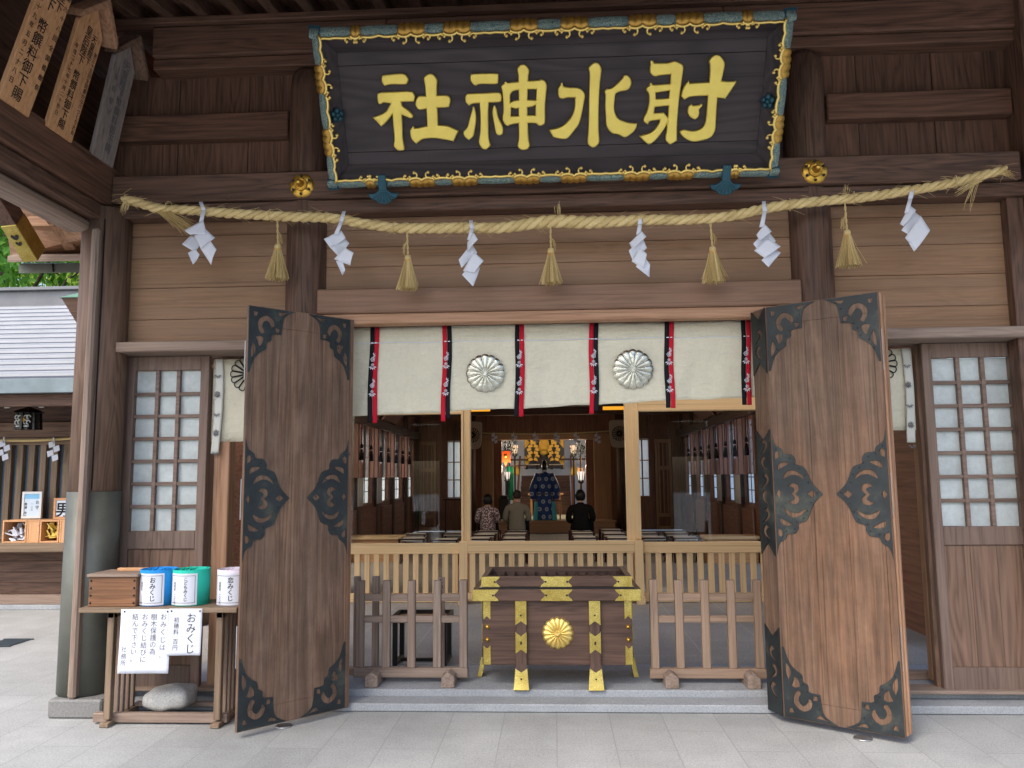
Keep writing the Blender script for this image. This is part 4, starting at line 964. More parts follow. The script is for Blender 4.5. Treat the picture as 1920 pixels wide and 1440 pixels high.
lw = (V(1203, 1116, BY - .02).x - V(888, 1116, BY - .02).x) / 2; tw = (V(1186, 1092, BY).x - V(903, 1092, BY).x) / 2
bw_ = (V(1187, 1200, BY + .02).x - V(905, 1200, BY + .02).x) / 2; DEP = .66
zb0 = V(1045, 1247, BY + .03).z
y0 = BY
# lower lid tier, sloping cove, top frame with opening
m = MB().box(BX - lw, BX + lw, y0 - .02, y0 + DEP + .02, zl0, zl1)
bp('lid_tier', m, w_box('x'), .004)
m = MB().box(BX - tw, BX + tw, y0 + .01, y0 + .05, zl1 + .012, zt1).box(BX - tw, BX + tw, y0 + DEP - .05, y0 + DEP - .01, zl1 + .012, zt1).box(BX - tw, BX - tw + .04, y0 + .0505, y0 + DEP - .0505, zl1 + .012, zt1).box(BX + tw - .04, BX + tw, y0 + .0505, y0 + DEP - .0505, zl1 + .012, zt1)
bp('top_frame', m, w_box('x'), .004)
m = MB().box(BX - tw - .015, BX + tw + .015, y0 - .005, y0 + DEP + .005, zl1, zl1 + .0115); bp('cove', m, BLACKL)
m = MB(); n = 13
for i in range(n):
    x = BX - tw + .06 + (2 * tw - .12) * i / (n - 1); m.prism([(x - .018, zt1 - .075), (x + .018, zt1 - .075), (x, zt1 - .03)], Fr((0, y0 + .051, 0), (1, 0, 0), (0, 0, 1), (0, 1, 0)), 0, DEP - .102)
bp('grille_bar', m, w_box('y'))
m = MB().box(BX - bw_, BX + bw_, y0 + .03, y0 + .055, zb0, zl0).box(BX - bw_, BX + bw_, y0 + DEP - .055, y0 + DEP - .03, zb0, zl0).box(BX - bw_, BX - bw_ + .025, y0 + .0555, y0 + DEP - .0555, zb0, zl0).box(BX + bw_ - .025, BX + bw_, y0 + .0555, y0 + DEP - .0555, zb0, zl0).box(BX - bw_ + .025, BX + bw_ - .025, y0 + .0555, y0 + DEP - .0555, zb0, zb0 + .02)
bp('box_body', m, w_box('x'), .003)
FB = wall_frame(BX, y0, 0)
Ft = Fr((BX, y0 - .02, 0), (1, 0, 0), (0, 0, 1), (0, -1, 0)); Fu = Fr((BX, y0 + .01, 0), (1, 0, 0), (0, 0, 1), (0, -1, 0))
def heart_hole(m, F, a, b, s=.008, up=True):
    q = smooth_loop([(0, -1.2, 1), (1.0, -.1), (.6, .8), (0, .45, 1), (-.6, .8), (-1.0, -.1)], 4); plate(m, [[(a + x * s, b + (y if up else -y) * s) for x, y in q]], F, .002)
for F, wd, z0, z1 in ((Ft, lw, zl0, zl1), (Fu, tw, zl1 + .012, zt1)):
    for a0, a1, e in ((-wd, -wd + .185 if F is Ft else -wd + .135, 'r'), (-.115, .115, 'lr'), (wd - .185 if F is Ft else wd - .135, wd, 'l')):
        m = MB(); fit_plate(m, F, a0, a1, z0 + .001, z1 - .001, e); o = bp('gilt_plate', m, GOLDHAM)
        m = MB(); zc = (z0 + z1) / 2; Fh = Fr(F(0, 0, .004), F.u, F.v, F.n)
        if 'r' in e: heart_hole(m, Fh, a1 - (z1 - z0) * .5, zc)
        if 'l' in e: heart_hole(m, Fh, a0 + (z1 - z0) * .5, zc)
        bp('pierced_heart', m, BLACKL, 0, o)
# wrap of the corner plates onto the lid ends
for sx in (-1, 1):
    m = MB(); F = Fr((BX + sx * lw, y0 - .02, 0), (0, 1, 0), (0, 0, 1), (sx, 0, 0)); fit_plate(m, F, .0, .15, zl0 + .001, zl1 - .001, 'r'); bp('gilt_plate', m, GOLDHAM)
# flared legs: two in front, two at the sides
def leg(F, H, wt, wb, th, flare):
    m = MB(); n = 14; ps = []
    for k in range(n + 1):
        t = k / n; f = max(0, (t - .62) / .38) ** 1.8; w_ = wt / 2 + (wb - wt) / 2 * f; out = flare * f
        ps.append((H * (1 - t), w_, out))
    m.add([q_ for (z, w_, o_) in ps for q_ in (F(-w_, z, o_), F(w_, z, o_), F(w_, z, o_ + th), F(-w_, z, o_ + th))], [(i * 4 + j, i * 4 + (j + 1) % 4, i * 4 + 4 + (j + 1) % 4, i * 4 + 4 + j) for i in range(n) for j in range(4)] + [(0, 1, 2, 3), (n * 4, n * 4 + 3, n * 4 + 2, n * 4 + 1)])
    o = bp('leg', m, w_box('z'))
    prof = lambda z: next(((w2 + (w1 - w2) * ((z - zb) / max(1e-6, (za - zb))), o2 + (o1 - o2) * ((z - zb) / max(1e-6, (za - zb)))) for (za, w1, o1), (zb, w2, o2) in zip(ps[:-1], ps[1:]) if zb - 1e-6 <= z <= za + 1e-6), (wb / 2, flare))
    for z0, z1, e in ((H - .17, H, 'b'), (H * .40, H * .64, 'bt'), (0.004, H * .235, 't')):
        m = MB(); L = []; loops = []
        nn = 10; zz = [z0 + (z1 - z0) * k / nn for k in range(nn + 1)]; k_ = wt * .38
        rows = []
        for z in zz:
            w_, oo = prof(z); row = [F(-(w_ + .0025), z, oo)]
            for q in (-1, -.5, 0, .5, 1):
                dz = 0
                notch = k_ * (1 - abs(q)) * 1.0
                z_ = z
                if 'b' in e: z_ = max(z_, z0 + notch) if z <= z0 + k_ + .001 else z_
                if 't' in e: z_ = min(z_, z1 - notch) if z >= z1 - k_ - .001 else z_
                row.append(F(q * (w_ + .0022), z_, prof(z_)[1] + th + .003))
            row.append(F(w_ + .0025, z, oo)); rows.append(row)
        m.add([p for r in rows for p in r], [(i * 7 + j, i * 7 + j + 1, i * 7 + 8 + j, i * 7 + 7 + j) for i in range(nn) for j in range(6)])
        pl = m.build('gilt_plate', GOLDHAM, ob, solid=.003)
        m = MB(); Fh = Fr(F(0, 0, 0), F.u, F.v, F.n)
        if 'b' in e: q = prof(z0 + .075)[1] + th + .005; heart_hole(m, Fr(F(0, 0, q), F.u, F.v, F.n), 0, z0 + .068, .007)
        if 't' in e: q = prof(z1 - .075)[1] + th + .005; heart_hole(m, Fr(F(0, 0, q), F.u, F.v, F.n), 0, z1 - .068, .007)
        bp('pierced_heart', m, BLACKL, 0, pl)
LH = zl0 - .1
for px in (977, 1116):
    x = V(px, 1200, y0).x; leg(Fr((x, y0 + .03, .1), (1, 0, 0), (0, 0, 1), (0, -1, 0)), LH, .073, .105, .03, .045)
for sx in (-1, 1):
    leg(Fr((BX + sx * bw_, y0 + .40, .1), (0, 1, 0), (0, 0, 1), (sx, 0, 0)), LH, .09, .125, .03, .035)
FBd = Fr((BX, y0 + .03, 0), (1, 0, 0), (0, 0, 1), (0, -1, 0))
for sx in (-1, 1):
    xx = V(913 if sx < 0 else 1178, 1160, y0 + .03).x - BX
    m = MB(); fit_plate(m, FBd, xx - .026, xx + .026, zl0 - .135, zl0 - .002, 'b'); bp('gilt_plate', m, GOLDHAM)
    m = MB(); fit_plate(m, FBd, xx - .026, xx + .026, zb0 + .003, zb0 + .135, 't'); bp('gilt_plate', m, GOLDHAM)
    for py in (1175, 1199):
        p = V(1045, py, y0 + .03); Fz = Fr((BX + xx - .003 * sx, y0 + .03, p.z), (1, 0, 0), (0, 0, 1), (0, -1, 0))
        bp('gilt_stud', MB().lathe([(.0165, 0), (.0165, .004), (.012, .006), (.011, .011), (.006, .016), (0, .017)], F=Fz, n=18), GOLD)
p = V(1046, 1187, y0 + .03); bp('gold_crest', chrys(Fr((p.x, y0 + .03, p.z), (1, 0, 0), (0, 0, 1), (0, -1, 0)), .114, 16, .028), GOLDEDGE)

# ------------------------------------------------------------ two low barriers
def barrier(posts, xl, xr, mat_label, feet, tops, mv, mh, extra=None):
    y = .41; rt = thing('low_barrier', mat_label, 'barrier', ((xl + xr) / 2, y, .1), 'low wooden barriers beside the offering box')
    zb0, zb1 = V(770, 1269, y).z, V(770, 1251, y).z
    MB().box(xl, xr, y - .035, y + .035, zb0, zb1).build('base_rail', mh, rt, bevel=.006)
    for (px, py) in posts:
        x = V(px, 1160, y).x; zt = V(px, py, y).z
        MB().hexa([(x - .029, y - .024, zb1), (x + .029, y - .024, zb1), (x + .029, y + .024, zb1), (x - .029, y + .024, zb1), (x - .029, y - .024, zt - .008), (x + .029, y - .024, zt - .008), (x + .029, y + .024, zt - .008), (x - .029, y + .024, zt - .008)]).build('post', mv, rt, bevel=.004)
    xs = sorted(V(px, 1160, y).x for px, _ in posts)
    for (pa, pb) in ((1127, 1113), (1167, 1154)):
        z0, z1 = V(770, pa, y).z, V(770, pb, y).z
        m = MB()
        for a, b in zip(xs[:-1], xs[1:]): m.box(a + .0295, b - .0295, y - .013, y + .013, z0, z1)
        m.build('cross_rail', mh, rt, bevel=.003)
    for px in feet:
        x = VZ(px, 1288, .1).x; q = [(-.047, 0), (.047, 0), (.047, .075), (0, .11), (-.047, .075)]
        m = MB().prism(q, Fr((x, .235, .1), (1, 0, 0), (0, 0, 1), (0, 1, 0)), 0, .13)
        m.prism([(a * .98, b) for a, b in q[:2]] + [(.046, .03), (-.046, .03)], Fr((x, .365, .1), (1, 0, 0), (0, 0, 1), (0, 1, 0)), 0, .2)
        m.build('foot', mv if False else w_grey('y'), rt, bevel=.006)
barrier([(676, 1086), (725, 1086), (772, 1086), (820, 1086), (869, 1085)], V(664, 1260, .41).x, V(878, 1260, .41).x, 'grey wooden barrier left of the offering box', (697, 841), 0, w_grey('z'), w_grey('x'))
wb = lambda a: wood('brown barrier timber', S(114, 94, 78), S(164, 140, 120), a, 22, .6, .65, .3, .25, .35)
barrier([(1226, 1084), (1273, 1085), (1322, 1085), (1371, 1085), (1421, 1085)], V(1218, 1260, .41).x, V(1440, 1260, .41).x, 'brown wooden barrier right of the offering box', (1259, 1411), 0, wb('z'), wb('x'))
# a third one folded away behind the left door
t = thing('low_barrier', 'grey barrier half hidden behind the left folding door', 'barrier', (-1.38, .62, .1))
for dx in (-1.53, -1.385): MB().box(dx - .025, dx + .025, .6, .64, .12, .84).build('post', w_grey('z'), t, bevel=.004)
MB().box(-1.62, -1.33, .59, .65, .1, .16).build('base_rail', w_grey('x'), t, bevel=.004)
# another behind the right door, seen through the gap
t = thing('low_barrier', 'dark barrier standing in the gap right of the right folding door', 'barrier', (2.55, .5, .1))
for dx in (2.5, 2.82): MB().box(dx - .028, dx + .028, .52, .57, .16, .84).build('post', w_dark('z'), t, bevel=.004)
for z in (.4, .62): MB().box(2.2, 2.472, .53, .56, z, z + .05).build('cross_rail', w_grey('x'), t, bevel=.003)
MB().box(2.2, 2.9, .51, .58, .1, .16).build('base_rail', w_grey('x'), t, bevel=.004)

# ------------------------------------------------------------ dark stand and small notice post behind the left barrier
a0 = VZ(737, 1248, .1); a1 = VZ(838, 1246, .1); zt = V(787, 1160, a0.y).z
t = thing('dark_stand', 'dark lacquered stand behind the left barrier', 'stand', ((a0.x + a1.x) / 2, a0.y + .15, .1))
for x in (a0.x + .015, a1.x - .015):
    for y in (a0.y, a0.y + .3): MB().bar((x, y, .1), (x + (.0 if y > a0.y else 0), y, zt - .03), .038, .038, (0, 1, 0)).build('leg', BLACKL, t, bevel=.003)
    MB().box(x - .018, x + .018, a0.y + .02, a0.y + .28, .1, .125).build('foot_rail', BLACKL, t, bevel=.002)
MB().box(a0.x + .035, a1.x - .035, a0.y + .135, a0.y + .165, .104, .128).build('stretcher', BLACKL, t, bevel=.002)
m = MB().box(a0.x - .02, a1.x + .02, a0.y - .03, a0.y - .005, zt - .03, zt + .02).box(a0.x - .02, a1.x + .02, a0.y + .305, a0.y + .33, zt - .03, zt + .02).box(a0.x - .02, a0.x + .005, a0.y - .0045, a0.y + .3045, zt - .03, zt + .02).box(a1.x - .005, a1.x + .02, a0.y - .0045, a0.y + .3045, zt - .03, zt + .02)
m.build('tray_rim', BLACKL, t, bevel=.002); MB().box(a0.x + .006, a1.x - .006, a0.y - .004, a0.y + .304, zt - .029, zt - .012).build('tray_bottom', w_honey('x'), t)
q0 = V(821, 1082, .75); q1 = V(834, 1138, .75)
t = thing('notice_post', 'narrow wooden notice slip with black brush writing behind the left barrier', 'notice', ((q0.x + q1.x) / 2, .75, .1))
MB().box(q0.x, q1.x, .74, .76, .1, q0.z).build('slip', w_grey('z'), t, bevel=.002)
m = MB(); vtext(m, 'これより', lambda a, b: Vec((a, .739, b)), (q0.x + q1.x) / 2, q0.z - .01, .04, 1.05); m.build('brush_lettering', INK, t)

# ------------------------------------------------------------ fortune-slip table
TY = -.40
tz = V(300, 1139, TY).z; fxl = VZ(198, 1363, 0); fxr = VZ(408, 1362, 0)
tab = thing('fortune_table', 'worn wooden table with slatted legs at the left of the doorway', 'table', ((fxl.x + fxr.x) / 2, TY + .2, 0))
tx0, tx1 = V(150, 1145, TY).x, V(446, 1145, TY).x
MB().box(tx0, tx1, TY - .02, TY + .17, tz - .032, tz).box(tx0, tx1, TY + .171, TY + .36, tz - .032, tz).build('tabletop', w_table('x'), tab, bevel=.004)
tyf = fxl.y
for x in (fxl.x, fxr.x):
    MB().box(x - .022, x + .022, tyf, tyf + .045, .045, tz - .033).build('leg', w_table('z'), tab, bevel=.004)
    MB().hexa([(x - .03, tyf - .03, 0.002), (x + .03, tyf - .03, 0.002), (x + .03, tyf + .4, 0.002), (x - .03, tyf + .4, 0.002), (x - .03, tyf - .03, .03), (x + .03, tyf - .03, .03), (x + .03, tyf + .4, .044), (x - .03, tyf + .4, .044)]).build('foot', w_table('y'), tab, bevel=.004)
    for k in range(1, 5): MB().box(x - .015, x + .015, tyf + .045 + k * .066, tyf + .072 + k * .066, .045, tz - .033).build('slat', w_grey('z'), tab, bevel=.003)
    MB().box(x - .022, x + .022, tyf, tyf + .4, tz - .075, tz - .0335).build('bearer', w_table('y'), tab, bevel=.003)
MB().box(fxl.x - .12, fxr.x + .05, tyf + .05, tyf + .1, .012, .07).build('rail', w_grey('x'), tab, bevel=.004)
MB().box(fxl.x + .03, fxr.x - .03, tyf + .3, tyf + .34, .046, .075).build('rail', w_grey('x'), tab, bevel=.004)
# stone on the rails
random.seed(8)
sc_ = V(320, 1320, tyf + .2); m = MB(); sx, sz = .16, .07; sy = .13; nu, nv = 28, 18
def rock(a, b):
    th = a * 2 * pi; ph = (b - .5) * pi; cx_, cy_, cz_ = cos(ph) * cos(th), cos(ph) * sin(th), sin(ph)
    f = lambda v, e: math.copysign(abs(v) ** e, v)
    p = Vec((f(cx_, .55) * sx, f(cy_, .6) * sy, f(cz_, .6) * sz))
    nz = .05 * sin(p.x * 23 + 1.3) * sin(p.z * 31 + p.y * 17) + .04 * sin(p.x * 41 + p.y * 37) + (.07 if p.x > 0 else -.05) * (p.z / sz)
    p *= (1 + nz); return p + Vec((sc_.x, tyf + .2, .072 + sz * .97))
m.grid(rock, nu, nv); tag(m.build('stone', ROCK), 'grey speckled stone weighing down the lower rails of the table', 'stone')
# coin box
bx0, bx1 = V(166, 1110, TY + .03).x, V(255, 1110, TY + .03).x; bz = V(210, 1076, TY + .03).z; by0, by1 = TY + .03, TY + .29
cb = thing('coin_box', 'small worn wooden coin box with studded corners on the table', 'box', ((bx0 + bx1) / 2, (by0 + by1) / 2, tz))
MB().box(bx0, bx1, by0, by1, tz + .001, bz - .02).build('box_body', wood('orange worn box board', S(96, 64, 44), S(160, 116, 82), 'x', 24, .8, .65, .3, .2, 1.2, patch=(S(70, 50, 38), .8)), cb, bevel=.003)
MB().box(bx0 - .012, bx1 + .014, by0 - .012, by1 + .012, bz - .0195, bz).build('lid', w_grey('x'), cb, bevel=.003)
MB().box(bx0 + .1, bx1 - .02, by0 + .16, by0 + .2, bz, bz + .02).build('slot_ridge', w_honey('x'), cb, bevel=.003)
for k in range(4):
    for x in (bx0 + .014, bx1 - .014): MB().lathe([(.0075, 0), (.006, .004), (0, .006)], F=wall_frame(x, by0, tz + .025 + k * .048), n=10).build('stud', BLACKL, cb)
# slip canisters
def canister(pl, pr, col, title, label, cut=None, paper=PAPER):
    y = TY + .15; R = (V(pr, 1110, y).x - V(pl, 1110, y).x) / 2; cx = (V(pr, 1110, y).x + V(pl, 1110, y).x) / 2; H = V((pl + pr) / 2, 1070, y - R).z - tz
    o = (cx, y, tz + .001)
    t = thing('slip_canister', label, 'canister', (cx, y, tz), 'fortune slip canisters on the table')
    MB().lathe([(R, 0), (R, H), (R - .004, H + .001), (R - .005, H - .012), (.04, H - .016), (.035, H - .05), (0, H - .05)], o, 48).build('can', col, t)
    random.seed(len(title)); m = MB()
    for k in range(16):
        a = random.uniform(0, 6.28); q = random.uniform(.03, R * .8); m.bar(Vec(o) + Vec((q * cos(a), q * sin(a), H - .012)), Vec(o) + Vec((q * cos(a) + .03, q * sin(a) - .01, H + random.uniform(-.006, .012))), .012, .003)
    m.build('torn_rim', col, t)
    hw = .86; Rl = R + .0015
    c0 = -pi / 2 - .13
    def cyl(a, b, r=Rl): th = c0 + a / r; return Vec((cx + r * cos(th), y + r * sin(th), tz + b))
    MB().grid(lambda a, b: cyl((a - .5) * 2 * hw * Rl, .008 + (H - .028) * b), 24, 2).build('paper_label', paper, t)
    m = MB(); fn = lambda a, b: cyl(a, b, Rl + .0012)
    fw_ = hw * Rl
    for (a0, a1, b0, b1) in ((-fw_ * .88, fw_ * .88, .022, .0245), (-fw_ * .88, fw_ * .88, H - .036, H - .0335), (-fw_ * .88, -fw_ * .88 + .0025, .0245, H - .036), (fw_ * .88 - .0025, fw_ * .88, .0245, H - .036)):
        m.grid(lambda a, b: fn(a0 + (a1 - a0) * a, b0 + (b1 - b0) * b), 16, 1)
    n = len(title); q_ = (H - .075) / n; vtext(m, title, fn, fw_ * .3, H - .042, min(.06, q_ * 1.04), q_ / min(.06, q_ * 1.04), .016)
    vtext(m, '初穂料 一〇〇円', fn, -fw_ * .5, H - .075, .0195, 1.0, .014)
    m.build('black_lettering', INK, t)
BLUEP = cloth('bright_blue_paper', S(40, 140, 214), 60, .05); GREENP = cloth('jade_green_paper', S(48, 190, 168), 60, .05)
canister(265, 330, BLUEP, 'おみくじ', 'blue paper canister on the table beside the coin box')
canister(326, 391, GREENP, 'こどもみくじ', 'jade green paper canister in the middle of the table')
canister(409, 472, plain('lilac_white_paper', S(224, 216, 230), .8), '恋みくじ', 'white canister on the table partly hidden by the left folding door', paper=PAPER)
# paper notices pinned to the table edge
def notice(x0, y0, x1, y1, cols, label):
    yy = TY - .0215; a = V(x0, y0, yy); b = V(x1, y1, yy)
    t = thing('paper_notice', label, 'paper notice', ((a.x + b.x) / 2, yy, b.z), 'paper notices pinned to the table')
    MB().grid(lambda p, q: Vec((a.x + (b.x - a.x) * p, yy - .003 - .012 * q * q - .004 * sin(p * 5 + 1) * q, a.z + (b.z - a.z) * q)), 12, 12).build('sheet', PAPER, t, solid=.0006)
    fn = lambda p, q: Vec((a.x + p, yy - .0045 - .012 * ((a.z - q) / (a.z - b.z)) ** 2 - .004 * sin(p / (b.x - a.x) * 5 + 1) * ((a.z - q) / (a.z - b.z)), q))
    for ink in (INK, INKGREY):
        m = MB()
        for (s, px, top, size, pitch, bold, k) in cols:
            if k is ink: vtext(m, s, fn, (px - x0) / (x1 - x0) * (b.x - a.x), a.z - (top - y0) / (y1 - y0) * (a.z - b.z), size, pitch, bold)
        if m.v: m.build('lettering', ink, t)
    for p in (.07, .93): MB().lathe([(.006, 0), (.005, .004), (0, .005)], F=wall_frame(a.x + (b.x - a.x) * p, yy - .004, a.z - .015), n=8).build('pin', BLACKL, t)
INKN = plain('soft_black_ink', S(60, 60, 64), .8)
notice(228, 1142, 317, 1262, [('おみくじは、', 304, 1150, .044, 1.1, .0, INKGREY), ('樹木保護の為', 287, 1150, .044, 1.0, .0, INKGREY), ('おみくじ結びに', 271, 1150, .044, 1.02, .0, INKGREY), ('結んで下さい。', 254, 1150, .044, 1.0, .0, INKGREY), ('社務所', 237, 1212, .038, 1.1, .0, INKGREY)], 'large white paper notice with five columns of writing')
notice(318, 1141, 377, 1228, [('おみくじ', 358, 1149, .066, .98, .0, INK), ('初穂料 百円', 332, 1157, .036, 1.05, .005, INKGREY)], 'smaller white paper notice with large writing, right of the long one')
# ------------------------------------------------------------ inner hall: walls, windows, ceiling (parts of the shrine hall)
XL, XR, YB = -3.85, 3.6, 17.0
def side_wall(X, sg):
    """X inner face, sg +1 when the wall lies to the right"""
    a, b = (X, X + sg * .14); x0, x1 = min(a, b), max(a, b)
    bays = [(9.0, 9.75), (10.2, 11.3), (11.9, 13.0), (13.6, 14.7), (15.3, 16.4)]
    # front bays and high wall slots left open, added to let daylight in
    m = MB().box(x0, x1, 8.4, YB + .2, .1, 1.06).box(x0, x1, 4.2, YB + .2, 2.75, 2.95).box(x0, x1, 4.2, 12, 3.45, 5.25).box(x0, x1, 12.0, YB + .2, 2.9505, 5.25).box(x0, x1, 8.4, YB + .2, 2.62, 2.7495)
    v = sg * 3.42; m.box(min(v, v + sg * .12), max(v, v + sg * .12), .34, 4.199, 2.75, 5.25).box(min(v, x1 if sg > 0 else x0), max(v, x1 if sg > 0 else x0), 4.2, 4.32, .1, 2.7495)
    if sg > 0: m.box(v, v + .12, 1.62, 4.199, .1, 2.7495)
    y = 8.4
    for (p, q) in bays + [(YB + .2, None)]:
        m.box(x0, x1, y, p, 1.0605, 2.6195); y = q
    part('inner_wall', m, w_inner('y'), 0)
    for (p, q) in bays:
        f = MB(); n = 3
        for k in range(n + 1): f.box(X + sg * .068, X + sg * .079, p + (q - p) * k / n - .014, p + (q - p) * k / n + .014, 1.06, 2.62)
        for z in (1.06, 1.3, 1.54, 1.78, 2.02, 2.26, 2.5): f.box(X + sg * .070, X + sg * .0775, p, q, z, z + .018)
        wn = part('window', f, w_dark('z'), 0)
        part('pane', MB().grid(lambda a, b, p=p, q=q: Vec((X + sg * .082, p + (q - p) * a, 1.06 + 1.56 * b)), 1, 1), FROSTIN, 0, wn)
    m = MB()
    for yy in (8.3, 9.9, 11.6, 13.3, 15.0, 16.75): m.box(X - sg * .09, X, yy - .08, yy + .08, .1, 5.2)
    part('inner_post', m, w_dark('z'))
    part('inner_beam', MB().box(min(X, X - sg * .12), max(X, X - sg * .12), 4.4, YB, 2.66, 2.84), w_dark('y'))
    for p in (9.0, 12.2):
        part('wall_panel', MB().box(min(X, X - sg * .05), max(X, X - sg * .05), p, p + 2.6, .25, .98), w_inner('y'), .01)
side_wall(XL, -1); side_wall(XR, 1)
# front wall returns and ceiling
ce = MB(); n = 34
for k in range(n):
    if 3 <= k <= 6: continue   # gap between gate and inner hall, added to let daylight down
    ce.box(-3.99 if k > 7 else -3.42, 3.74 if k > 7 else 3.42, .4 + (YB - .4) * k / n, .4 + (YB - .4) * (k + 1) / n - .01, 3.5 + .004 * (k % 2), 3.56)
part('ceiling', ce, w_deep('x'), 0)
for y in (7.0, 10.0, 13.0, 15.6): part('ceiling_beam', MB().box(XL, XR, y - .1, y + .1, 3.22, 3.49), w_deep('x'), .01)
part('transom', MB().box(-3.42, 3.42, 4.13, 4.19, 2.725, 3.5), w_deep('x'), 0)
# back wall with the sanctuary opening
oL, oR = -2.02, 1.63
m = MB()
m.box(XL, -3.0, YB, YB + .14, .1, .9).box(XL, -3.0, YB, YB + .14, .9005, 3.5).box(-2.42, oL - .001, YB, YB + .14, .1, 3.5).box(-2.999, -2.421, YB, YB + .14, .1, 1.0).box(-2.999, -2.421, YB, YB + .14, 2.62, 3.5)
m.box(oL, oR, YB, YB + .14, 2.78, 3.5)
m.box(oR + .001, 2.1, YB, YB + .14, .1, 3.5).box(2.101, 2.7, YB, YB + .14, .1, 1.0).box(2.101, 2.7, YB, YB + .14, 2.62, 3.5).box(2.701, XR, YB, YB + .14, .1, 3.5)
part('inner_wall', m, w_inner('z'), 0)
for (a, b) in ((-2.999, -2.421), (2.101, 2.7)):
    f = MB()
    for k in range(4): f.box(a + (b - a) * k / 3 - .02, a + (b - a) * k / 3 + .02, YB + .02, YB + .06, 1.0, 2.62)
    for z in (1.0, 1.5, 2.0, 2.58): f.box(a, b, YB + .025, YB + .055, z, z + .03)
    wn = part('window', f, w_stage('z'), 0); part('pane', MB().grid(lambda p, q, a=a, b=b: Vec((a + (b - a) * p, YB + .07, 1.0 + 1.62 * q)), 1, 1), FROSTIN, 0, wn)
for (a, b) in ((-3.78, -3.3), (2.85, 3.3)):   # barred side doors
    m = MB().box(a, a + .07, YB - .06, YB - .01, .1, 2.6).box(b - .07, b, YB - .06, YB - .01, .1, 2.6)
    for z in (.1, .45, 1.75, 2.5): m.box(a + .0705, b - .0705, YB - .06, YB - .01, z, z + .1)
    for k in range(1, 4): m.box(a + (b - a) * k / 4 - .02, a + (b - a) * k / 4 + .02, YB - .05, YB - .02, .56, 2.49)
    part('barred_door', m, w_stage('z'), 0)
for cx in (-2.35, 1.95): part('inner_pillar', MB().lathe([(.2, .1), (.2, 3.5)], (cx, YB - .3, 0), 24), w_dark('z'), 0)
# sanctuary frame posts, stage
part('sanctuary_post', MB().box(oL - .0, -1.68, YB - .04, YB + .2, .1, 2.72), w_stage('z'), .01)
part('sanctuary_post', MB().box(1.15, oR, YB - .04, YB + .2, .1, 2.72), w_stage('z'), .01)
part('sanctuary_post', MB().box(-1.679, -1.45, YB + .1, YB + .3, .1, 2.62), w_inner('z'), .01)
part('sanctuary_post', MB().box(.93, 1.149, YB + .1, YB + .3, .1, 2.62), w_inner('z'), .01)
part('sanctuary_lintel', MB().box(oL, oR, YB - .05, YB + .2, 2.625, 2.78), w_stage('x'), .01)
PF = V(1030, 998, 16.0); 
part('stage', MB().box(-1.97, 1.62, 15.9, 22.4, .1, .40).box(-2.0, 1.65, 15.86, 16.1, .36, .42), w_stage('x'), .008)
part('stage_matting', MB().box(-1.6, 1.1, 16.4, 19.2, .4005, .425), plain('pale_rush_matting', S(190, 188, 166), .8, 0, 30, .15), 0)
# unseen translucent side panels added to let daylight in, back wall
WHITEW = plain('white_plaster', S(214, 210, 206), .85, 0, 3, .08)
part('sanctuary_wall', MB().box(-2.6, 2.3, 22.3, 22.42, .1, 4.0), WHITEW, 0)
part('sanctuary_ceiling', MB().box(-2.6, 2.3, 17.15, 22.42, 3.6, 3.7), w_deep('x'), 0)
for x in (-2.55, 2.2): part('added_daylight_panel', MB().grid(lambda a, b, x=x: Vec((x, 17.15 + 5.15 * a, .1 + 3.5 * b)), 1, 1), FROSTIN, 0)
# steps up to the altar
m = MB()
for k in range(7): m.box(-1.05, .55, 19.3 + k * .3, 19.3 + (k + 1) * .3 - .002, .42, .60 + k * .17)
part('altar_steps', m, w_dark('x'), .006)
for sx in (-1.1, .6): part('stair_rail', MB().bar((sx, 19.2, 1.05), (sx, 21.4, 2.25), .06, .08).bar((sx, 19.2, .42), (sx, 19.2, 1.2), .09, .09), w_inner('y'), .004)
part('altar_beam', MB().box(-2.4, 2.1, 21.2, 21.3, 2.12, 2.18), w_dark('x'), 0)

# ------------------------------------------------------------ altar doors and ornaments
ALTG = gold_mat('altar_gold_leaf', S(232, 184, 70), .42, 0, .15); ALTG.node_tree.nodes['Principled BSDF'].inputs['Metallic'].default_value = .35
AY = 21.55; aL, aR = V(983, 850, AY).x, V(1058, 850, AY).x; aT, aB = V(1020, 816, AY).z, V(1020, 879, AY).z; am = (aL + aR) / 2
alt = thing('altar_doors', 'grey altar doors with gold corner plates at the top of the sanctuary steps', 'altar', (am, AY, 1.62))
MB().box(aL, am - .005, AY, AY + .06, aB, aT).box(am + .005, aR, AY, AY + .06, aB, aT).build('door_leaf', plain('smoky_grey_lacquer', S(70, 70, 78), .4), alt)
FA = wall_frame(am, AY, (aT + aB) / 2); hw, hh = (aR - aL) / 2, (aT - aB) / 2
for sx in (-1, 1):
    for sz in (-1, 1): MB().prism([(sx * hw * .98, sz * hh * .98), (sx * hw * .98, sz * hh * .1), (sx * hw * .66, sz * hh * .55), (sx * hw * .86, sz * hh * .98)] if False else [(sx * hw * .98, sz * hh * .98), (sx * hw * .98, sz * hh * .2), (sx * hw * .72, sz * hh * .55)], FA, .002, .012).build('corner_plate', ALTG, alt)
m = MB(); m.prism([(-.2, .1), (-.16, hh * .6), (-.08, hh * .85), (0, hh * 1.0), (.08, hh * .85), (.16, hh * .6), (.2, .1), (.12, -.08), (-.12, -.08)], FA, .05, .09)
m.prism([(-.09, .2), (.09, .2), (.075, hh * .75), (-.075, hh * .75)], FA, .091, .13); m.build('gold_canopy', ALTG, alt)
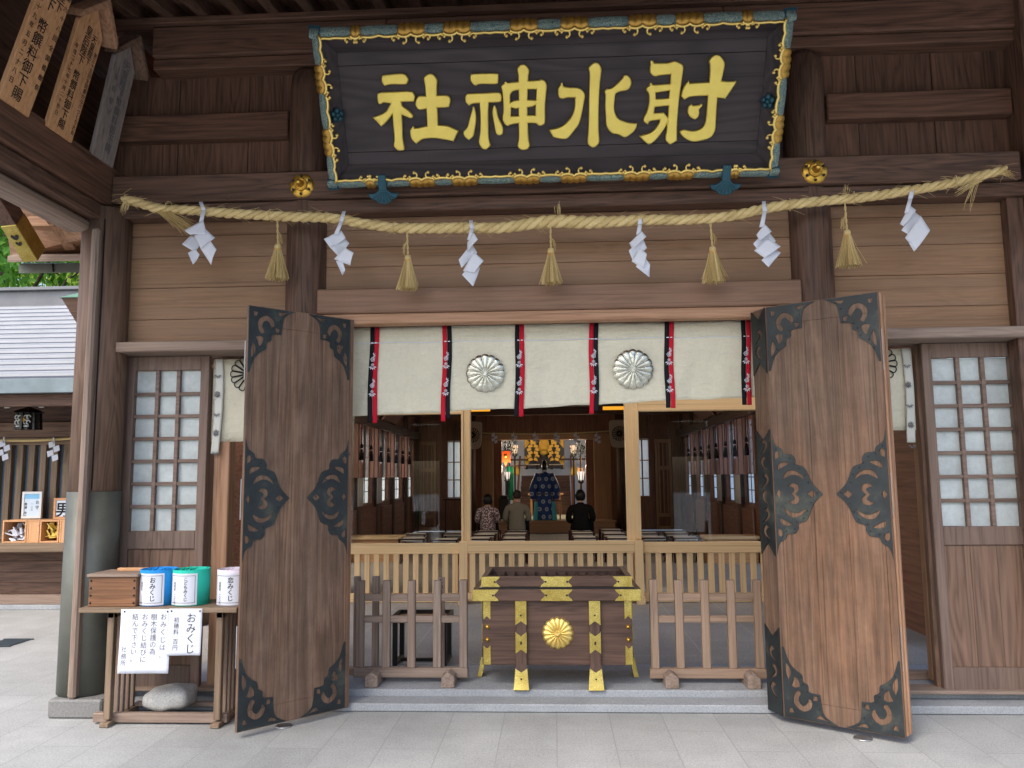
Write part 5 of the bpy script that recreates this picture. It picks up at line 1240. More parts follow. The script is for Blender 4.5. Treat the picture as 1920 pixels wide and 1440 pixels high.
def gohei(x, z, y, label, k_=.82):
    t = thing('gold_wand', label, 'gold wand', (x, y, z), 'gold paper wands on the altar'); F = wall_frame(x, y, z)
    MB().fbox(F, -.02, .02, 0, .75, -.02, .02).build('stick', BLACKL, t)
    MB().fbox(F, -.09, .09, .62, .85, .02, .04).build('head', ALTG, t)
    m = MB()
    for sx in (-1, 1):
        for k in range(5):
            a = sx * (.06 + .04 * (k % 2)) ; b = .62 - k * .11; m.prism([(a - sx * .02, b), (a + sx * .11, b - .04), (a + sx * .09, b - .13), (a - sx * .05, b - .085)], F, .02 + .006 * k, .028 + .006 * k)
    m.build('gold_streamer', ALTG, t)
p = V(1000, 868, AY - .35); gohei(p.x, p.z, AY - .35, 'gold zigzag wand left of the gold canopy on the altar')
p = V(1039, 868, AY - .35); gohei(p.x, p.z, AY - .35, 'gold zigzag wand right of the gold canopy on the altar')
p = V(1020, 866, AY - .4)
t = thing('mirror_stand', 'black lacquer stand with a gold mirror in the middle of the altar', 'mirror stand', (p.x, p.y, p.z - .1))
F = wall_frame(p.x, p.y, p.z - .1)
MB().prism(smooth_loop([(-.3, 0, 1), (-.2, .12), (-.26, .3), (-.1, .2), (0, .34), (.1, .2), (.26, .3), (.2, .12), (.3, 0, 1)], 4), F, -.05, .05).build('stand', BLACKL, t)
MB().lathe([(.1, 0), (.1, .02), (0, .03)], F=Fr(F(0, .42, .06), F.u, F.v, F.n), n=24).build('mirror', ALTG, t)
for (px, lab) in ((998, 'black footed offering tray left on the altar'), (1044, 'black footed offering tray right on the altar')):
    p = V(px, 880, AY - .5); t = thing('offering_tray', lab, 'tray', (p.x, p.y, p.z), 'offering trays on the altar')
    MB().box(p.x - .26, p.x + .26, p.y - .15, p.y + .15, p.z + .14, p.z + .17).build('tray_top', plain('pale_tray_wood', S(180, 170, 150)), t)
    for sx in (-.17, .17): MB().prism([(-.05, 0), (.05, 0), (.03, .07), (.06, .139), (-.06, .139), (-.03, .07)], wall_frame(p.x + sx, p.y, p.z), -.04, .04).build('leg', BLACKL, t)
# gold bells
for (px, lab) in ((967, 'gold bell left of the altar steps'), (1077, 'gold bell right of the altar steps')):
    p = V(px, 891, 20.2); tag(MB().lathe([(.13, 0), (.12, .06), (.11, .2), (.07, .28), (.03, .3), (.03, .36), (.05, .4), (0, .43)], tuple(p), 20).build('gold_bell', ALTG), lab, 'bell', 'gold bells beside the altar')
# paper lanterns (lit)
LITW = emit('lit_lantern_paper', (1.0, .72, .45, 1), .42); LITC = emit('lit_white_lantern', (1.0, .93, .8, 1), .4)
def lamp(name, loc, watts, col, size, parent):
    l = bpy.data.lights.new(name, 'POINT'); l.energy = watts; l.color = col; l.shadow_soft_size = size; o = bpy.data.objects.new(name, l); C.objects.link(o); o.parent = parent; o.location = Vec(loc) - world_loc(parent)
def bonbori(px, py0, py1, y, col, label, foot):
    a = V(px, py0, y); b = V(px, py1, y); H = a.z - b.z
    t = thing('paper_lantern', label, 'lantern', (a.x, y, foot), 'paper lanterns in the sanctuary')
    MB().lathe([(H * .3, 0), (H * .46, H)], (a.x, y, b.z), 6, smooth=False).build('lantern_shade', col, t)
    lamp('lantern_light', (a.x, y - .3, a.z + .1), 14, (1, .78, .52), .12, t)
    m = MB()
    for k in range(6):
        an = 2 * pi * k / 6; m.tube([Vec((a.x + H * .31 * cos(an), y + H * .31 * sin(an), b.z)), Vec((a.x + H * .47 * cos(an), y + H * .47 * sin(an), a.z))], .012, 4)
    m.build('shade_ribs', REDLAC, t)
    m = MB().lathe([(.16, 0), (.05, .05), (.025, .1), (.025, b.z - foot - .12), (.1, b.z - foot - .05), (H * .3, b.z - foot)], (a.x, y, foot), 12); m.build('lantern_stand', BLACKL, t)
bonbori(965, 835, 850, 18.6, LITW, 'lit paper lantern on the left of the sanctuary, upper one', .43)
bonbori(1075, 835, 850, 18.6, LITW, 'lit paper lantern on the right of the sanctuary, upper one', .43)
bonbori(951, 885, 898, 18.0, LITC, 'white lantern low on the left behind the banner', .43)
bonbori(1089, 884, 900, 18.0, LITC, 'white lantern low on the right behind the drum stick', .43)
# banner, halberd, sakaki
p0 = V(939, 846, 17.9); p1 = V(957, 868, 17.9)
t = thing('orange_banner', 'small orange banner with gold crest hanging on a pole beside the sanctuary', 'banner', (p0.x, 17.9, .42))
F = wall_frame(p0.x, 17.9, p1.z); w_ = p1.x - p0.x; h_ = p0.z - p1.z
MB().prism([(0, h_), (0, 0), (w_ * .25, h_ * .12), (w_ * .36, 0), (w_ * .5, -h_ * .28), (w_ * .64, 0), (w_ * .75, h_ * .12), (w_, 0), (w_, h_)], F, 0, .01).build('banner_cloth', cloth('orange_brocade', S(226, 92, 40)), t)
MB().lathe([(w_ * .2, .012), (w_ * .2, .016), (0, .016)], F=Fr(F(w_ * .5, h_ * .6), F.u, F.v, F.n), n=16).build('crest', GOLD, t)
MB().tube([(p0.x + w_ / 2, 17.95, .42), (p0.x + w_ / 2, 17.95, p0.z + .3)], .02, 6).build('pole', BLACKL, t)
MB().tube([F(-.05, h_ + .01), F(w_ + .05, h_ + .01)], .014, 6).build('crossbar', BLACKL, t)
t = thing('green_pennant', 'green cloth hanging in folds below the orange banner', 'pennant', (p1.x + .1, 18.2, .42))
pg = V(955, 874, 18.2); MB().grid(lambda a, b: Vec((pg.x - .12 + .24 * a, 18.2 + .04 * sin(a * 9), pg.z - 1.0 * b)), 12, 4).build('cloth', cloth('deep_green_silk', S(20, 100, 74)), t, solid=.006)
MB().tube([(pg.x - .14, 18.2, pg.z), (pg.x + .5, 18.2, pg.z + .02)], .02, 6).build('crossbar', REDLAC, t)
MB().tube([(pg.x, 18.25, .43), (pg.x, 18.25, pg.z)], .02, 6).build('pole', BLACKL, t)
for (x0, y0_, x1, y1_, lab) in ((957, 873, 965, 925, 'thin slanting pole left of the altar steps, behind the seated man'), (1089, 858, 1086, 922, 'pale ceremonial spear standing right of the altar steps')):
    a = V(x0, y0_, 18.8); b = V(x1, y1_, 18.4)
    t = thing('ceremonial_pole', lab, 'pole', (b.x, b.y, .43))
    MB().tube([a, Vec((b.x, b.y, .43))], .025, 6).build('shaft', w_honey('z'), t)
    if x0 > 1000: MB().prism([(-.09, 0), (.09, 0), (.07, .3), (-.07, .3)], wall_frame(V(1088, 896, 18.5).x, 18.45, V(1088, 896, 18.5).z), 0, .05).build('wooden_tag', w_honey('z'), t)
LEAFD = plain('dark_sakaki_leaf', S(30, 48, 30), .5)
random.seed(3)
for (px, py, lab) in ((955, 842, 'dark evergreen branch left of the sanctuary lantern'), (1088, 842, 'dark evergreen branch right of the sanctuary lantern')):
    c = V(px, py, 18.2); t = thing('evergreen_branch', lab, 'branch', (c.x, c.y, .43), 'evergreen branches')
    m = MB()
    for i in range(90):
        d = Vec((random.gauss(0, .1), random.gauss(0, .06), random.gauss(0, .11))); a = Vec((random.uniform(-1, 1), random.uniform(-1, 1), random.uniform(-1, 1))).normalized(); b = a.cross(Vec((.3, .5, .8))).normalized()
        q = c + d; m.add([q, q + a * .05 + b * .02, q + a * .1, q + a * .05 - b * .02], [(0, 1, 2, 3)])
    m.build('leaves', LEAFD, t); MB().tube([c, Vec((c.x, c.y, .43))], .018, 6).build('stem', BLACKL, t)
# rope with streamers over the sanctuary lintel
a, b = V(905, 812, 16.7), V(1148, 808, 16.7); mid = V(1025, 816, 16.7)
t = tag(MB().tube([a * (1 - k / 20) ** 2 + mid * 2 * (k / 20) * (1 - k / 20) + b * (k / 20) ** 2 for k in range(21)], .022, 6).build('thin_straw_rope', STRAW), 'thin straw rope across the sanctuary opening inside the hall', 'rope')
def small_shide(px, py, y, s, label, grp, mat=PAPER):
    c = V(px, py, y); m = MB(); 
    for k in range(4):
        sx = .35 * s * (.6 if k % 2 else -.25); F = wall_frame(c.x + sx, y - .01 * k, c.z - k * s * .24)
        m.prism([(-s * .18, -s * .02), (s * .14, s * .08), (s * .2, -s * .2), (-s * .12, -s * .32)], F, 0, .002)
    m.fbox(wall_frame(c.x, y, c.z), -s * .03, s * .03, -.02, s * .25, 0, .002)
    tag(m.build('paper_streamer', mat), label, 'paper streamer', grp)
for px, lab in ((926, 'grey paper streamer at the left end of the inner rope'), (963, 'paper streamer on the inner rope above the upper left lantern'), (1003, 'paper streamer on the inner rope left of the gold canopy'), (1043, 'paper streamer on the inner rope right of the gold canopy'), (1080, 'paper streamer on the inner rope above the upper right lantern'), (1119, 'grey paper streamer at the right end of the inner rope')):
    small_shide(px, 814, 16.66, .26, lab, 'streamers on the inner rope')
# big rounded boards with the crest
for px, py, lab in ((886, 816, 'rounded board with flower crest on the inner pillar left of the sanctuary'), (1161, 813, 'rounded board with flower crest on the inner pillar right of the sanctuary')):
    c = V(px, py, 16.0); t = thing('crest_board', lab, 'crest board', (c.x, 16.0, c.z - .35), 'crest boards'); F = wall_frame(c.x, 16.0, c.z)
    plate(MB(), [smooth_loop([(-.2, .36), (.2, .36), (.27, .25), (.24, -.2), (.16, -.36), (-.16, -.36), (-.24, -.2), (-.27, .25)], 4)], F, .06, .012).build('board', plain('beige_board', S(170, 152, 130), .7), t)
    flower_line(Fr(F(0, .0, .064), F.u, F.v, F.n), .19, 16, .018).build('crest', INK, t)

# ------------------------------------------------------------ pale slatted partition
pt = thing('slatted_partition', 'pale cypress partition with slatted lower rails, posts and glass behind the offering box', 'partition', (0, 4.15, .1))
def qp(name, mb, mat, bevel=.004, parent=None): return mb.build(name, mat, parent or pt, bevel=bevel)
PY = 4.12; z1, z2, z3, z4 = .804, .677, .21, .105
pL = (V(865, 900, PY).x, V(882, 900, PY).x); pR = (V(1174, 900, PY).x, V(1200, 900, PY).x)
for (a, b) in (pL, pR): qp('post', MB().box(a, b, PY, PY + .1, .1, 2.62), w_pale('z'), .005)
qp('post_strip', MB().box(pL[0] - .0, pL[0] + .028, PY - .012, PY - .001, .8, 2.45), w_pale('z'), .002); qp('post_strip', MB().box(pR[1] - .075, pR[1], PY - .012, PY - .001, .85, 2.40), w_pale('z'), .002)
qp('header', MB().box(-3.41, pL[0] - .001, PY + .005, PY + .09, 2.37, 2.624), w_pale('x')); qp('header', MB().box(pR[1] + .001, 3.41, PY + .005, PY + .09, 2.37, 2.624), w_pale('x'))
qp('header', MB().box(-3.41, 3.41, PY + .0, PY + .1, 2.625, 2.72), w_pale('x'))
for (a, b) in ((-3.41, V(861, 1020, PY - .06).x), (V(1206, 1020, PY - .06).x, 3.41)):
    qp('top_rail', MB().box(a, b, PY + .0, PY + .07, z2, z1), w_pale('x')); qp('bottom_rail', MB().box(a, b, PY + .0, PY + .07, z4, z3), w_pale('x'))
    m = MB(); n = round((b - a) / .121)
    for k in range(n): x = a + (b - a) * (k + .5) / n; m.box(x - .034, x + .034, PY + .01, PY + .055, z3 + .0005, z2 - .0005)
    qp('slats', m, w_pale('z'), .003)
ga, gb_ = V(861, 1025, PY - .06).x, V(1206, 1025, PY - .06).x; yg = PY - .075
gt = qp('gate', MB().box(ga, ga + .1, yg, yg + .06, .13, z1 + .025).box(gb_ - .1, gb_, yg, yg + .06, .13, z1 + .025), w_pale('z'))
qp('gate_rail', MB().box(ga + .101, gb_ - .101, yg, yg + .06, z2 + .01, z1 + .025).box(ga + .101, gb_ - .101, yg, yg + .06, .13, .23), w_pale('x'), .004, gt)
m = MB(); n = 17
for k in range(n): x = ga + .1 + (gb_ - ga - .2) * (k + .5) / n; m.box(x - .034, x + .034, yg + .01, yg + .05, .231, z2 + .0095)
qp('slats', m, w_pale('z'), .003, gt)
qp('glass_pane', MB().box(-3.41, pL[0] - .002, PY + .04, PY + .046, z1 + .001, 2.369), GLASS, 0); qp('glass_pane', MB().box(pR[1] + .002, 3.41, PY + .04, PY + .046, z1 + .001, 2.369), GLASS, 0)
for x in (ga + .05, gb_ - .05): qp('gate_foot', MB().box(x - .05, x + .05, yg - .12, yg - .002, .101, .17), w_pale('y'))

# ------------------------------------------------------------ furniture and lamps of the inner hall
for (px, lab) in ((752, 'pale low cabinet behind the partition on the left'), (1322, 'pale low cabinet behind the partition on the right')):
    e = VZ(px, 1006, .55); a, b = (XL + .1, e.x) if px < 1000 else (e.x, XR - .1); y = e.y
    t = thing('low_cabinet', lab, 'cabinet', ((a + b) / 2, y + .25, .1), 'low cabinets')
    MB().box(a, b, y, y + .5, .5, .55).build('cabinet_top', w_pale('x'), t, bevel=.004); MB().box(a + .03, b - .03, y + .03, y + .47, .1, .499).build('cabinet_body', w_honey('x'), t, bevel=.004)
YEL = emit('amber_lamp', (1.0, .42, .03, 1), .42)
for (xa, xb, py, lab) in ((880, 918, 768, 'amber strip lamp under the ceiling, left of the middle'), (1131, 1174, 765, 'amber strip lamp under the ceiling, right of the middle')):
    a = V(xa, py, 8.0); b = V(xb, py, 8.0)
    t = thing('strip_lamp', lab, 'ceiling lamp', ((a.x + b.x) / 2, 8.1, a.z), 'amber strip lamps')
    MB().prism([(0, 0), (b.x - a.x, 0), (b.x - a.x, .05), (0, .05)], wall_frame(a.x, 8.0, a.z - .025), -.12, 0).build('diffuser', YEL, t)
    MB().box(a.x, b.x, 8.0, 8.12, a.z + .026, 3.5).build('housing', BLACKL, t)
    lamp('strip_light', ((a.x + b.x) / 2, 8.05, a.z - .12), 15, (1, .72, .42), .12, t)
# bamboo blinds with tassels along both sides
BLIND = NT('red_brown_bamboo_blind'); _co = BLIND.coord(); _st = BLIND.math('PINGPONG', BLIND.math('MULTIPLY', BLIND.n('ShaderNodeSeparateXYZ', {0: _co}).outputs[2], 60.0), .5)
_bc = BLIND.mix(BLIND.math('MULTIPLY', _st, 2.0), S(186, 122, 102), S(226, 172, 150)); _b1 = BLIND.n('ShaderNodeBsdfDiffuse', {'Color': _bc}); _b2 = BLIND.n('ShaderNodeBsdfTranslucent', {'Color': _bc}); _b3 = BLIND.n('ShaderNodeBsdfTransparent')
_mx = BLIND.n('ShaderNodeMixShader', {0: .7, 1: _b1, 2: _b2}); _mx2 = BLIND.n('ShaderNodeMixShader', {0: .25, 1: _mx, 2: _b3}); BLIND.t.links.new(_mx2.outputs[0], BLIND.out.inputs[0]); BLIND = BLIND.m
for X, sg, wd in ((XL, -1, 'left'), (XR, 1, 'right')):
    x = X - sg * .16
    for (p, q, nm) in ((8.2, 9.85, 'nearest'), (9.95, 11.55, 'second'), (11.65, 13.25, 'third'), (13.35, 14.95, 'farthest')):
        t = thing('bamboo_blind', '%s red brown bamboo blind on the %s inner wall' % (nm, wd), 'blind', (x, (p + q) / 2, 1.6), 'bamboo blinds of the inner hall')
        MB().grid(lambda a, b, p=p, q=q, x=x: Vec((x, p + (q - p) * a, 1.6 + 1.02 * b)), 1, 1).build('slats', BLIND, t)
        m = MB()
        for k in range(5): yy = p + (q - p) * (k + .0) / 4; m.box(x - sg * .008 - .004, x - sg * .008 + .004, yy - .03, yy + .03, 1.6, 2.62)
        m.build('edging', REDLAC, t)
        cy = (p + q) / 2
        for yy in (cy - .45, cy + .45):
            m = MB().tube([(x - sg * .05, yy, 2.62), (x - sg * .05, yy, 2.2)], .008, 5); m.lathe([(.025, .1), (.03, .13), (.02, .18), (.0, .2)], (x - sg * .05, yy, 2.06), 10); m.lathe([(.045, -.13), (.036, 0), (.02, .08)], (x - sg * .05, yy, 2.06), 12)
            m.build('tassel', BLACKC, t)
    # framed boards tilted on the beam, white hanging sheets between the windows
    for (p, nm) in ((9.6, 'nearer'), (11.5, 'farther')):
        y1 = p + 1.5; t = tag(MB().hexa([(X - sg * .14, p, 2.85), (X - sg * .18, p, 2.85), (X - sg * .18, y1, 2.85), (X - sg * .14, y1, 2.85), (X - sg * .44, p, 3.2), (X - sg * .48, p, 3.2), (X - sg * .48, y1, 3.2), (X - sg * .44, y1, 3.2)]).build('framed_board', w_inner('z'), bevel=.01), '%s dim framed board tilted on the beam above the blinds of the %s inner wall' % (nm, wd), 'framed board', 'framed boards of the inner hall')
    for (p, nm) in ((9.65, 'nearer'), (11.35, 'farther')):
        tag(MB().grid(lambda a, b, p=p, X=X, sg=sg: Vec((X - sg * (.1 + .01 * sin(a * 12)), p + .5 * a, 1.9 - .85 * b)), 12, 3).build('hanging_sheet', WHITEW, solid=.004), '%s white sheet hanging under the blinds on the %s inner wall' % (nm, wd), 'sheet', 'white sheets of the inner hall')
# folding stools with white cloth seats
def make_stool():
    t = thing('folding_stool', 'x', 'stool', (0, 0, 0), 'folding stools in rows')
    def sf(a, b):
        q = -.16 + .32 * b; dz = -.055 * max(0, (abs(q) - .13) / .03) + (-.03 * cos(q / .13 * pi / 2) if abs(q) < .13 else 0); return Vec((-.19 + .38 * a, max(-.15, min(.15, q)), .44 + dz))
    MB().grid(sf, 4, 24).build('cloth_seat', cloth('white_canvas_seat', S(214, 210, 200)), t, solid=.008)
    for y in (-.14, .14): MB().bar((-.24, y, .42), (.24, y, .42), .026, .026, (0, 1, 0)).build('seat_bar', REDLAC, t)
    for x in (-.215, .215):
        for s in (-1, 1): MB().bar((x + .014 * s, s * .14, .42), (x + .014 * s, -s * .14, .0), .024, .03, (1, 0, 0)).build('leg', REDLAC, t)
    return t
st0 = None
stools = [(775, 1010, 'stool left of the left partition post in the front row'), (688 + 90, 1002, 'second row stool near the left cabinet'), (836, 1012, 'stool just left of the left partition post, front row'), (853, 1000, 'stool beside the left partition post, second row'),
          (897, 1010, 'stool right of the left partition post, front row'), (908, 1003, 'stool right behind the woman in the patterned blouse'), (916, 996, 'stool the woman in the patterned blouse sits on'), (964, 1010, 'front row stool behind the man in grey'), (966, 1002, 'stool close behind the man in grey'), (970, 996, 'stool the man in grey sits on'),
          (1096, 1008, 'front row stool behind the person in black'), (1092, 1000, 'stool close behind the person in black'), (1089, 996, 'stool the person in black sits on'), (1145, 994, 'back row stool left of the right partition post'), (1152, 1001, 'second row stool left of the right partition post'), (1160, 1009, 'front row stool left of the right partition post'), (1212, 1000, 'stool just right of the right partition post, second row'), (1226, 1008, 'front row stool right of the right partition post'), (1268, 1000, 'second row stool before the right barred door'), (1285, 1008, 'front row stool left of the right cabinet')]
SP = {}
for (px, py, lab) in stools:
    if st0 is None: st0 = make_stool(); o = st0
    else: o = copy_tree(st0)
    q = VZ(px, py, .52); o.location = (q.x, q.y, .1); o['label'] = 'white seated folding ' + lab; SP[px] = q
# low red frame in front of the priest
a = V(998, 940, 16.3); b = V(1052, 940, 16.3)
t = thing('red_table', 'thin dark red table frame in front of the priest', 'table', ((a.x + b.x) / 2, 16.3, .42))
MB().box(a.x - .0, b.x, 16.28, 16.55, a.z, a.z + .03).build('tabletop', REDLAC, t)
for x in (a.x + .03, b.x - .03):
    for y in (16.3, 16.53): MB().bar((x, y, .425), (x, y, a.z), .035, .035, (0, 1, 0)).build('leg', REDLAC, t)
a = V(990, 927, 18.4); b = V(1056, 924, 18.4)
t = thing('offering_table', 'pale plank table at the foot of the altar steps', 'table', ((a.x + b.x) / 2, 18.4, .42))
MB().box(a.x, b.x, 18.3, 18.6, a.z - .02, a.z + .03).build('tabletop', w_honey('x'), t)
for x in (a.x + .1, b.x - .1): MB().bar((x, 18.45, .425), (x, 18.45, a.z - .02), .06, .06, (0, 1, 0)).build('leg', w_honey('z'), t)
p = V(945, 955, 16.8); t = tag(MB().box(p.x - .14, p.x + .14, 16.7, 16.95, .425, 1.0).box(p.x - .1, p.x + .1, 16.74, 16.91, 1.0, 1.08).build('black_chest', BLACKL, bevel=.02), 'black lacquer chest on the stage left of the man in grey', 'chest')
p = V(850, 990, 14.5); a = V(905 - 55, 936, 14.5)
t = thing('easel_table', 'dark thin legged table near the left back window', 'table', (a.x, 14.5, .1))
MB().box(a.x - .25, a.x + .25, 14.4, 14.7, 1.02, 1.06).build('tabletop', REDLAC, t)
for x in (-.2, .2): MB().bar((a.x + x, 14.55, .1), (a.x + x, 14.55, 1.02), .04, .04, (0, 1, 0)).build('leg', REDLAC, t)
# ------------------------------------------------------------ people
SKIN = plain('skin', S(206, 160, 132), .55); HAIRB = plain('black_hair', S(20, 18, 18), .5, 0, 60, .3); HAIRG = plain('short_brown_grey_hair', S(120, 82, 62), .6, 0, 60, .3)
def skinned(name, nodes, edges, mat, parent, sub=2):
    me = bpy.data.meshes.new(name); me.from_pydata([n[0] for n in nodes], edges, []); o = bpy.data.objects.new(name, me); C.objects.link(o)
    md = o.modifiers.new('skin', 'SKIN'); md.use_smooth_shade = True
    if not me.skin_vertices: 
        bm = bmesh.new(); bm.from_mesh(me); bm.verts.layers.skin.verify(); bm.to_mesh(me); bm.free()
    for i, n in enumerate(nodes):
        sv = me.skin_vertices[0].data[i]; r = n[1]; sv.radius = r if isinstance(r, tuple) else (r, r); sv.use_root = (i == 0)
    sd_ = o.modifiers.new('sub', 'SUBSURF'); sd_.levels = sub; sd_.render_levels = sub
    dg = bpy.context.evaluated_depsgraph_get(); m2 = bpy.data.meshes.new_from_object(o.evaluated_get(dg)); bpy.data.objects.remove(o); bpy.data.meshes.remove(me)
    for p in m2.polygons: p.use_smooth = True
    m2.materials.clear(); m2.materials.append(mat); o = bpy.data.objects.new(name, m2); C.objects.link(o); o.parent = parent; return o
def chain(nodes, edges, start, pts):
    prev = start
    for p in pts: nodes.append(p); edges.append((prev, len(nodes) - 1)); prev = len(nodes) - 1
    return prev
def hand(nodes, edges, wrist, pos, d):
    d = Vec(d).normalized(); s = d.cross(Vec((0, 0, 1))).normalized(); pos = Vec(pos)
    palm = chain(nodes, edges, wrist, [(tuple(pos + d * .05), (.035, .018))])
    for k, L in ((-1.5, .065), (-.5, .08), (.5, .075), (1.5, .055)):
        chain(nodes, edges, palm, [(tuple(pos + d * .09 + s * k * .018), .009), (tuple(pos + d * (.09 + L * .5) + s * k * .02 + Vec((0, 0, -.01))), .008), (tuple(pos + d * (.09 + L * .85) + s * k * .02 + Vec((0, 0, -.03))), .007)])
    chain(nodes, edges, wrist, [(tuple(pos + d * .03 + s * .035), .011), (tuple(pos + d * .07 + s * .05), .009)])
def seated(px, py_top, name_lab, shirt, trousers, hair, w=1.0, bald=False, stout=1.0, floor=.1, seat=(0, 0), hairscale=1.0):
    """seated figure seen from behind, facing +Y; local origin on the floor below the seat"""
    q = SP[seat]; Y = q.y; top = V(px, py_top, Y); X = top.x; TZ = top.z - floor
    r = thing('person', name_lab, 'person', (X, Y, floor), 'seated worshippers')
    SZ = .46; k = (TZ - SZ) / .84; W = w
    z = lambda v: SZ + v * k
    n = [((0, 0, z(.06)), (.15 * W, .11)), ((0, 0, z(.2)), (.13 * W, .1)), ((0, .0, z(.38)), (.12 * W, .08)), ((0, .0, z(.5)), (.08 * W, .06)), ((0, .015, z(.565)), .05), ((0, .03, z(.62)), .05), ((0, .05, z(.70)), (.072, .088)), ((0, .05, z(.775)), (.066, .084))]
    e = [(i, i + 1) for i in range(7)]
    for s in (-1, 1):
        el = chain(n, e, 3, [((s * .17 * W, 0, z(.47)), .045), ((s * .23 * W, .02, z(.25)), .043)]); wr = chain(n, e, el, [((s * .13 * W, .26, z(.16)), .03)])
        hand(n, e, wr, (s * .12 * W, .28, z(.16)), (-s * .25, 1, -.05))
        chain(n, e, 0, [((s * .1, .08, z(.03)), .085), ((s * .12, .42, z(.02)), .065), ((s * .12, .44, .12), .045), ((s * .12, .42, .05), .036), ((s * .12, .54, .035), .035)])
    skinned('body', n, e, SKIN, r)
    n = [((0, -.0, z(-.06)), (.2 * W, .165 * stout)), ((0, -.0, z(.04)), (.195 * W, .16 * stout)), ((0, -.005, z(.18)), (.175 * W, .135 * stout)), ((0, -.01, z(.38)), (.175 * W, .118 * stout)), ((0, -.0, z(.5)), (.14 * W, .098)), ((0, .005, z(.55)), .085), ((0, .012, z(.6)), .066)]
    e = [(0, 1), (1, 2), (2, 3), (3, 4), (4, 5), (5, 6)]
    for s in (-1, 1): chain(n, e, 4, [((s * .18 * W, 0, z(.485)), .078), ((s * .215 * W, .0, z(.36)), .07), ((s * .245 * W, .02, z(.22)), .066), ((s * .17 * W, .2, z(.15)), .055)])
    skinned('shirt', n, e, shirt, r)
    n = [((0, 0, z(.01)), (.185 * W, .15))]; e = []
    for s in (-1, 1): chain(n, e, 0, [((s * .1, .1, z(.02)), .1), ((s * .13, .42, z(.02)), .08), ((s * .13, .45, .2), .062), ((s * .13, .43, .07), .058)])
    skinned('trousers', n, e, trousers, r)
    hs = hairscale; m = MB(); hz = z(.735)
    def hf(a, b):
        th = a * 2 * pi; ph = b * pi * .76
        rr = Vec((sin(ph) * cos(th) * .088 * hs, sin(ph) * sin(th) * .104 * hs, cos(ph) * .112 * (1 + (hs - 1) * .6)))
        if sin(th) > .2: rr.z += (ph / pi) * .09 * sin(th)
        rr *= 1 + .03 * sin(th * 11 + ph * 7) * (0 if bald else 1); return Vec((0, .045, hz)) + rr
    if not bald: m.grid(hf, 32, 14); o = m.build('hair', hair, r); o.location = (0, 0, 0)
    else:
        m = MB(); m.grid(lambda a, b: Vec((0, .045, hz)) + Vec((sin(pi * (.36 + .34 * b)) * cos(a * 2 * pi) * .083, sin(pi * (.36 + .34 * b)) * sin(a * 2 * pi) * .102 - .006, cos(pi * (.36 + .34 * b)) * .108 + max(0, sin(a * 2 * pi)) * .06)), 32, 8); o = m.build('hair', plain('dark_brown_hair', S(46, 34, 30), .6), r); o.location = (0, 0, 0)
    for s in (-1, 1): m = MB().ball((s * .076, .055, z(.70)), .024, 8, 6, (.5, .8, 1.2)); o = m.build('ear', SKIN, r); o.location = (0, 0, 0)
    # face, turned to the altar
    m = MB().ball((0, .145, z(.70)), .016, 8, 6, (.8, 1.2, 1.4)); o = m.build('nose', SKIN, r); o.location = (0, 0, 0)
    m = MB().box(-.022, .022, .132, .137, z(.655), z(.662)); o = m.build('mouth', plain('lip', S(150, 84, 76)), r); o.location = (0, 0, 0)
    m = MB().ball((-.03, .128, z(.725)), .01, 8, 6).ball((.03, .128, z(.725)), .01, 8, 6); o = m.build('eyes', BLACKL, r); o.location = (0, 0, 0)
def print_cloth():
    t = NT('small_print_blouse'); vo = t.n('ShaderNodeTexVoronoi', {'Vector': t.coord(), 'Scale': 34.0}).outputs[0]
    c = t.ramp(vo, [(.3, S(214, 206, 204)), (.42, S(150, 128, 132)), (.6, S(92, 74, 84))]); t.bsdf(c, .85); return t.m
GREYK = cloth('grey_brown_jumper', S(126, 122, 112)); BLK = cloth('black_jacket', S(16, 16, 18)); DKT = cloth('dark_trousers', S(26, 26, 30))
seated(914, 930, 'seated woman with black hair in a small patterned blouse', print_cloth(), DKT, HAIRB, .86, seat=916, hairscale=1.12)
seated(969, 920, 'seated man with thin brown hair in a grey brown top', GREYK, DKT, HAIRG, .98, True, 1.05, seat=970)
seated(1088, 921, 'seated person all in black with black hair', BLK, DKT, HAIRB, 1.02, False, 1.08, seat=1089, hairscale=1.15)
# the priest, standing, seen from behind
def robe_mat():
    t = NT('blue_robe_with_white_roundels'); co = t.coord(); sp = t.n('ShaderNodeSeparateXYZ', {0: co})
    a = t.math('MULTIPLY', t.math('ADD', sp.outputs[0], t.math('MULTIPLY', sp.outputs[1], .35)), 5.4); b = t.math('MULTIPLY', sp.outputs[2], 5.0)
    row = t.math('FLOOR', b); a2 = t.math('ADD', a, t.math('MULTIPLY', t.math('MODULO', row, 2.0), .5))
    fx = t.math('SUBTRACT', t.math('FRACT', t.math('ADD', a2, 50.0)), .5); fz = t.math('SUBTRACT', t.math('FRACT', b), .5)
    d = t.math('SQRT', t.math('ADD', t.math('MULTIPLY', fx, fx), t.math('MULTIPLY', fz, fz)))
    ring = t.ramp(d, [(.0, S(150, 170, 190)), (.12, S(70, 104, 156)), (.17, S(206, 212, 216)), (.25, S(190, 200, 210)), (.29, S(40, 74, 136))]); t.bsdf(ring, .6); return t.m
ROBE = robe_mat(); AQUA = cloth('aqua_trousers', S(92, 196, 206)); q = V(1022, 976, 16.05); tz_ = V(1022, 864, 16.05).z
pr_ = thing('person', 'standing priest in a blue robe with white roundels and tall black cap', 'person', (q.x, 16.05, .425))
PH = tz_ - .425; s_ = PH / 1.78; K = lambda v: v * s_
